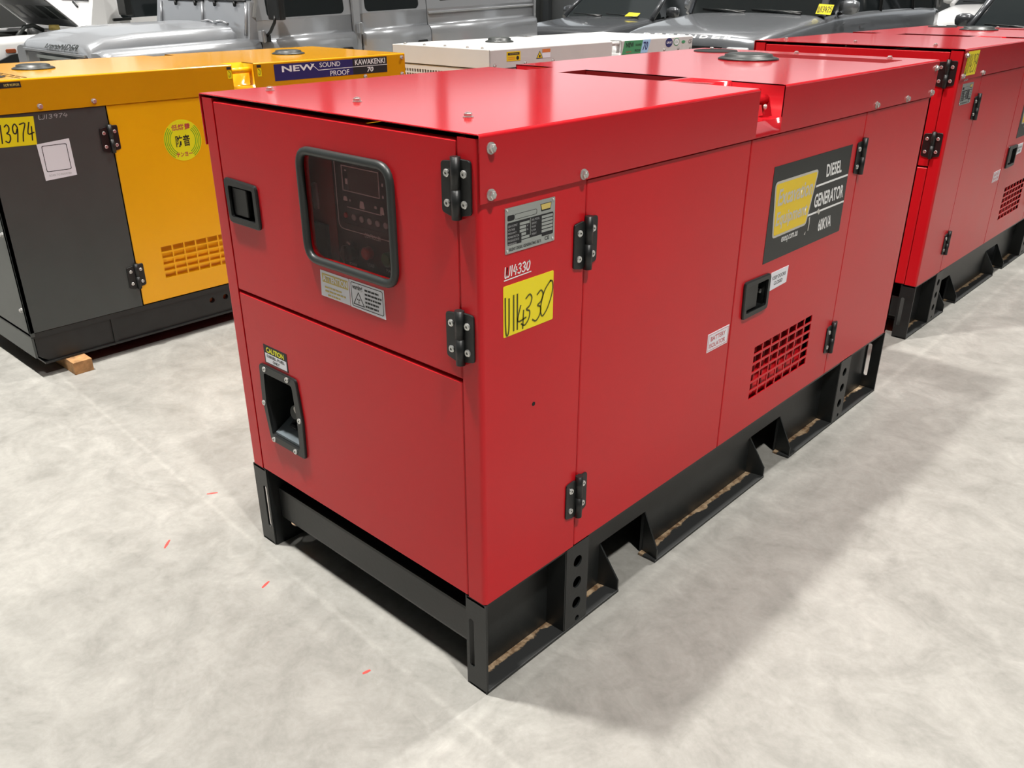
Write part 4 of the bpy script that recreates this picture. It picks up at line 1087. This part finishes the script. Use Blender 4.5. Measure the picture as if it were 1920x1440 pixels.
    mb = MB(); mb.box(-W + .02, -.02, -.22, -.08, .52, .66); mb.build('bumper', M['blackplastic'], root, bevel=.02)
    for y in (.42, 3.25):
        wheel(-.14, y, .40, root, s=1); wheel(-W + .14, y, .40, root, s=-1)
    # mirror on its bent arm, hinges
    mb = MB(); mb.tube([(.0, 1.275, 1.165), (.07, 1.27, 1.20), (.13, 1.28, 1.27), (.12, 1.30, 1.33)], .012, 8); mb.box(-.01, .02, 1.255, 1.30, 1.125, 1.185); ar = mb.build('mirror_arm', M['blackplastic'], root)
    mb = MB(); mb.box(.03, .20, 1.285, 1.345, 1.285, 1.56); mb.build('door_mirror', M['blackplastic'], root, bevel=.02)
    for y in (1.238, 2.178):
        mb = MB(); mb.box(-.02, .022, y - .022, y + .022, Z(y, 1.085), Z(y, 1.165)); mb.cyl((.022, y, Z(y, 1.08)), (.022, y, Z(y, 1.17)), .011, n=10); mb.build('door_hinge', S, root, bevel=.004)
    return root
silver_wagon()

def suv(label, loc, rz, paint, W=1.95, L=4.7, hood=(0.98, 1.10), cowl=1.35, roofz=1.72, slope=0.75, boxy=False, letters=None, extra=None, hw_roof=0.80, name='car'):
    """front at y = 0, centred on x"""
    root = thing(name, label, 'car', loc, rz)
    h = W / 2; z0, z1 = hood
    belt = z1 + 0.02
    def ring(y, hw, zt, ze, zb=.42):
        r = .10 if boxy else .16
        half = [(hw * .90, zb), (hw * .985, zb + .10), (hw, zb + .28), (hw, ze - r), (hw * .985, ze - r * .45), (hw * .94, ze - r * .1), (hw * .84, ze + .01), (hw * .55, zt - .008), (hw * .25, zt)]
        return [(x, y, z) for x, z in half] + [(-x, y, z) for x, z in reversed(half)]
    st = [(0.0, h * .86, z0 - .10, z0 - .16), (.04, h * .92, z0 - .015, z0 - .05), (.14, h * .97, z0 + .015, z0 - .02), (.5, h * .995, z0 + (z1 - z0) * .45, z0 + (z1 - z0) * .35), (cowl * .9, h, z1 - .005, z1 - .04), (cowl + .15, h, z1 + .02, z1),
          (2.6, h, belt + .03, belt + .01), (L - .6, h, belt + .05, belt + .03), (L - .06, h * .95, belt + .03, belt + .02), (L, h * .88, belt - .02, belt - .08)]
    mb = MB(); mb.loft([ring(*s) for s in st], closed=True); bd = mb.build('body', paint, root, sub=1)
    # cabin: dark glass with painted roof and pillars
    b0, b1 = cowl, L - (.25 if boxy else .35); t0, t1 = cowl + slope, L - (.35 if boxy else .9)
    hb, ht = h * .93, h * hw_roof; zb = z1 - .02
    A = [(-hb, b0, zb), (hb, b0, zb), (hb, b1, zb + .05), (-hb, b1, zb + .05)]; T = [(-ht, t0, roofz), (ht, t0, roofz), (ht, t1, roofz), (-ht, t1, roofz)]
    mb = MB(); mb.hexa(A + T); mb.build('window_glass', M['carglass'], root)
    mb = MB(); mb.hexa([(-ht - .02, t0 - .03, roofz - .01), (ht + .02, t0 - .03, roofz - .01), (ht + .02, t1 + .05, roofz - .01), (-ht - .02, t1 + .05, roofz - .01), (-ht + .05, t0 + .05, roofz + .05), (ht - .05, t0 + .05, roofz + .05), (ht - .05, t1, roofz + .05), (-ht + .05, t1, roofz + .05)])
    mb.build('roof', paint, root, bevel=.02)
    for s in (-1, 1):
        for a, b, rr in (((s * hb, b0, zb), (s * ht, t0, roofz), .045), ((s * hb, b1, zb + .05), (s * ht, t1, roofz), .07)):
            mb = MB(); mb.tube([a, b], rr, 8); mb.build('pillar', paint, root)
        for f in (.42, .72):
            yb, yt = b0 + (b1 - b0) * f + .1, t0 + (t1 - t0) * f; mb = MB(); mb.tube([(s * hb * 1.0, yb, zb), (s * ht, yt, roofz)], .035, 6); mb.build('pillar', M['blackplastic'], root)
        mb = MB(); x = s * (h + .10); c = Vector((x, cowl + .35, zb + .10))
        mb.lathe([(.001, -.13), (.06, -.11), (.085, -.04), (.085, .05), (.06, .11), (.001, .12)], c, 'x', 16); 
        for i, v in enumerate(mb.v): mb.v[i] = (v[0], c.y + (v[1] - c.y) * .7, v[2])
        mr = mb.build('door_mirror', paint, root)
        mb = MB(); mb.tube([(s * (h - .05), cowl + .40, zb + .02), (s * (h + .06), cowl + .36, zb + .05)], .02, 6); mb.build('mirror_stem', M['blackplastic'], root)
        mb = MB(); mb.box(s * (h * .70) - .13, s * (h * .70) + .13, -.015, .06, z0 - .26, z0 - .13); mb.build('headlamp', M['lens'], root, bevel=.02)
        for y in (.85, L - .95): 
            wheel(s * (h - .11), y, .37, root, s=s)
            mb = MB()
            for a in range(10):
                ta, tb = pi * a / 10, pi * (a + 1) / 10
                P = [(s * h + s2, y - cos(t) * rr, .37 + sin(t) * rr) for t in (ta, tb) for rr in (.39, .46) for s2 in (-.03, .012)]
                mb.hexa([P[0], P[1], P[3], P[2], P[4], P[5], P[7], P[6]])
            mb.build('wheel_arch', M['blackplastic'], root)
        mb = MB(); mb.box(s * h - .008, s * h + .006, 2.55, 2.72, belt - .20, belt - .17); mb.build('door_handle', paint, root)
    mb = MB(); mb.box(-h * .5, h * .5, -.02, .05, z0 - .28, z0 - .13); mb.build('grille', M['blackplastic'], root, bevel=.01)
    mb = MB(); mb.box(-h * .9, h * .9, -.06, .08, .40, .56); mb.build('bumper', M['blackplastic'], root, bevel=.03)
    mb = MB(); d = Vector((0, t0 - b0, roofz - zb)).normalized()
    for x0, x1 in ((-.75, -.08), (-.02, .68)):
        mb.tube([(x1 * h, b0 - .03, zb + .04), (x0 * h * .98, b0 + .02, zb + .065)], .010, 6); mb.tube([(x1 * h, b0 - .05, zb + .02), ((x0 + x1) / 2 * h, b0 - .01, zb + .05)], .013, 6)
    mb.build('wiper', M['blackplastic'], root)
    if letters:
        for i, c in enumerate(letters[0]):
            x = letters[1] + i * letters[2]; pl = (lambda a, b, t: (a, letters[3] + (b - letters[4]) * letters[5], b + t))
            text(c, pl, .004, x, x + letters[6], letters[4] - .017, letters[4] + .017, M['whiteink'], root, bold=.03, shear=.35)
    return root

cd_ = suv('dark grey off-road car facing us, bonnet lettering half hidden by the white generator', (-4.74, 8.14, 0), 0.0, M['gunmetal'], W=2.0, L=5.7, hood=(1.035, 1.215), cowl=1.55, roofz=1.95, slope=.32, boxy=True, hw_roof=.88,
          letters=('DEFENDER', -.545, .156, -.04, 1.002, .55, .105), name='off_road_car')
def ws(a, b, t): return (a, 1.50 + (b - 1.20) * .43 - t, b)
st = sticker(ws, [(.86, 1.225), (1.05, 1.215), (1.06, 1.325), (.87, 1.335)], 0.0, M['yellowtag'], cd_); handwriting('W13425', ws, .0012, .875, 1.045, 1.245, 1.305, .008, M['ink'], st)
c3 = suv('dark grey car with a yellow paper tag by its wiper, left of the off-road car', (-8.80, 10.62, 0), 0.0, M['slate'], W=2.06, L=4.8, hood=(.90, 1.045), cowl=1.40, roofz=1.66, slope=.85, name='hatchback_car')
def hd(a, b, t): return (a, 1.22 + (b - 1.05) * 1.2, b + .02 + t)
st = sticker(hd, [(.52, 1.045), (.78, 1.050), (.80, 1.095), (.56, 1.105)], 0.0, M['yellowtag'], c3)
suv('black-windowed dark car at the top right corner, beyond the red generators', (-1.93, 10.62, 0), 0.0, M['slate'], W=1.95, L=4.7, hood=(.90, 1.03), cowl=1.40, roofz=1.66, slope=.95, name='hatchback_car')
suv('white car far behind, glimpsed right of the dark off-road car', (-4.1, 16.6, 0), 0.0, M['carwhite'], W=1.9, L=4.6, hood=(1.02, 1.22), cowl=1.35, roofz=1.70, slope=.8, name='hatchback_car')

def white_truck():
    root = thing('pickup_truck', 'white pickup truck with its bonnet raised over a dark engine bay', 'car', (-9.0, 1.75, 0))
    P = M['carwhite']; W = 1.80; k = .040; Z = lambda y, z: z + k * y
    for mir in (False, True):
        X = (lambda x: -W - x) if mir else (lambda x: x)
        sec = [(-.02, .50), (0, .62), (0, .96), (-.012, 1.01), (-.05, 1.033), (-.16, 1.035), (-.17, .95), (-.08, .60)]
        mb = MB(); mb.loft([[(X(x - (.10 if y < 0 else 0)), y, Z(y, z)) for x, z in sec] for y in (-.06, .05, .4, .9, 1.60)], closed=True); fw = mb.build('front_wing', P, root)
        mb = MB()
        for a in range(12):
            ta, tb = pi * a / 12, pi * (a + 1) / 12
            Q = [(X(s2), .68 - cos(t) * rr, .38 + sin(t) * rr) for t in (ta, tb) for rr in (.40, .53) for s2 in (-.05, .035)]
            mb.hexa([Q[0], Q[1], Q[3], Q[2], Q[4], Q[5], Q[7], Q[6]])
        mb.build('wheel_arch', M['blackplastic'], root)
        mb = MB(); mb.plate(rrect(.505, .605, .908, .948, .015), (lambda a, b, t: (X(t), a, b)), -.002, .008, ch=.003); mb.build('indicator', M['amber'], root)
        pl = (lambda a, b, t: (X(-.02 + t - max(0, b - 1.2) * .15), a, Z(a, b)))
        mb = MB(); mb.plate(rrect(1.612, 2.60, .50, 1.78, .03), pl, -.03, 0, holes=[rpoly([(1.74, 1.135), (2.50, 1.135), (2.50, 1.68), (1.90, 1.68)], .05)], ch=.006); dr = mb.build('door', P, root)
        mb = MB(); mb.plate(rrect(1.70, 2.53, 1.12, 1.70), pl, -.018, -.012); mb.build('window_pane', M['carglass'], dr)
        mb = MB(); mb.plate(rrect(1.66, 1.86, 1.112, 1.14, .008), pl, 0, .03); mb.build('mirror_foot', M['blackplastic'], dr)
        mb = MB(); mb.box(min(X(.02), X(.20)), max(X(.02), X(.20)), 1.72, 1.80, 1.24, 1.50); mb.build('door_mirror', M['blackplastic'], root, bevel=.02)
        mb = MB(); mb.hexa([(X(-.03), 1.40, 1.05), (X(-.10), 1.40, 1.05), (X(-.10), 1.60, 1.05), (X(-.03), 1.60, 1.05), (X(-.05), 1.52, 1.46), (X(-.12), 1.52, 1.46), (X(-.12), 1.62, 1.46), (X(-.05), 1.62, 1.46)]); mb.build('cowl_post', P, root)
        mb = MB(); mb.tube([(X(-.08), 1.54, 1.42), (X(-.19), 1.95, 1.82)], .03, 8); mb.build('pillar', P, root)
        wheel(X(-.13), .68, .38, root, s=-1 if mir else 1); wheel(X(-.13), 3.7, .38, root, s=-1 if mir else 1)
        mb = MB(); mb.box(min(X(-.30), X(-.14)), max(X(-.30), X(-.14)), -.07, .03, .80, .96); mb.build('headlamp', M['lens'], root, bevel=.02)
    # engine bay
    mb = MB(); mb.box(-W + .16, -.16, .02, 1.40, .55, .90); by = mb.build('engine_bay', M['dark'], root)
    mb = MB(); mb.box(-1.25, -.55, .30, 1.15, .90, 1.03); mb.box(-1.1, -.7, .4, 1.0, 1.03, 1.08); mb.build('engine', M['blackplastic'], root, bevel=.02)
    mb = MB(); mb.box(-.40, -.20, 1.02, 1.26, .90, 1.10); mb.build('reservoir', M['greyink'], root, bevel=.012)
    mb = MB(); mb.lathe([(.001, .05), (.05, .05), (.055, .02), (.055, 0)], (-.30, 1.14, 1.10), 'z', 16); mb.build('reservoir_cap', M['paleyellow'], root)
    mb = MB(); mb.tube(smooth_line([(-.22, .70, .92), (-.23, .74, 1.08), (-.25, .88, 1.16), (-.30, 1.02, 1.10)]) if False else [(-.22, .70, .92), (-.22, .73, 1.06), (-.24, .82, 1.14), (-.27, .92, 1.15), (-.30, 1.02, 1.10)], .022, 8); mb.tube([(-.5, .3, 1.0), (-.35, .5, 1.08), (-.3, .7, 1.05)], .02, 8); mb.build('hose', M['rubber'], root)
    for x, y, z in ((-.3, .45, .98), (-.24, .2, .96), (-.42, .62, 1.02)):
        mb = MB(); mb.lathe([(.001, .05), (.03, .05), (.035, 0), (.035, -.06)], (x, y, z), 'z', 12); mb.build('canister', M['alu'], root)
    mb = MB(); mb.box(-W + .10, -.10, 1.36, 1.46, .95, 1.14); mb.build('scuttle', P, root, bevel=.01)
    # raised bonnet: outer skin, inner frame with ribs
    a = radians(42); c, s = cos(a), sin(a)
    def bn(u, w, t): return (u, 1.34 - w * c - t * s, 1.13 + w * s - t * c * -1)
    mb = MB(); mb.plate(rrect(-W + .14, -.12, 0, 1.22, .05), bn, 0, .035, ch=.012); bo = mb.build('bonnet', P, root)
    holes = [rrect(x, x + .22, w, w + w2, .03) for x in (-1.52, -1.22, -.92, -.62, -.36) for w, w2 in ((.14, .22), (.44, .28), (.80, .26))]
    mb = MB(); mb.plate(rrect(-W + .19, -.155, .03, 1.19, .04), bn, -.03, -.002, holes=[]); mb.build('bonnet_lining', M['greypanel'], bo)
    mb = MB(); mb.plate(rrect(-W + .20, -.165, .04, 1.18, .04), bn, -.045, -.03, holes=holes); mb.build('bonnet_frame', M['beam'], bo)
    mb = MB(); mb.tube([(-1.60, .35, 1.0), (-1.5, .75, 1.64)], .008, 6); mb.build('bonnet_stay', M['steel'], root)
    # windscreen, wipers, roof, tray
    mb = MB(); mb.hexa([(-W + .10, 1.44, 1.14), (-.10, 1.44, 1.14), (-.10, 1.50, 1.14), (-W + .10, 1.50, 1.14), (-W + .12, 1.50, 1.40), (-.12, 1.50, 1.40), (-.12, 1.56, 1.40), (-W + .12, 1.56, 1.40)]); mb.build('bulkhead', P, root, bevel=.01)
    mb = MB(); mb.hexa([(-W + .12, 1.50, 1.40), (-.12, 1.50, 1.40), (-.12, 1.53, 1.40), (-W + .12, 1.53, 1.40), (-W + .20, 1.94, 1.80), (-.20, 1.94, 1.80), (-.20, 1.97, 1.80), (-W + .20, 1.97, 1.80)]); mb.build('windscreen', M['carglass'], root)
    mb = MB(); mb.tube([(-.14, 1.485, 1.385), (-.85, 1.490, 1.390)], .009, 6); mb.tube([(-.5, 1.47, 1.37), (-.38, 1.46, 1.32)], .012, 6); mb.build('wiper', M['blackplastic'], root)
    mb = MB(); mb.box(-W + .16, -.16, 1.90, 2.75, 1.80, 1.86); mb.build('roof', P, root, bevel=.02)
    mb = MB(); mb.box(-W + .03, -.03, 2.62, 2.72, .55, 1.80); mb.build('cab_back', P, root, bevel=.02)
    mb = MB(); mb.box(-W + .06, -.06, 1.46, 2.62, .50, 1.05); mb.build('cabin_floor', M['dark'], root)
    mb = MB(); mb.box(-W + .02, -.02, 2.80, 4.70, .60, .72); mb.box(-W + .02, -W + .06, 2.80, 4.70, .72, 1.15); mb.box(-.06, -.02, 2.80, 4.70, .72, 1.15); mb.box(-W + .02, -.02, 2.80, 2.84, .72, 1.15); mb.box(-W + .02, -.02, 4.66, 4.70, .72, 1.15); mb.build('tray', P, root)
    mb = MB(); mb.box(-1.5, -.3, -.09, -.02, .70, .96); mb.build('grille', M['blackplastic'], root, bevel=.01)
    mb = MB(); mb.box(-W + .06, -.06, -.16, .0, .45, .64); mb.build('bumper', M['blackplastic'], root, bevel=.03)
white_truck()
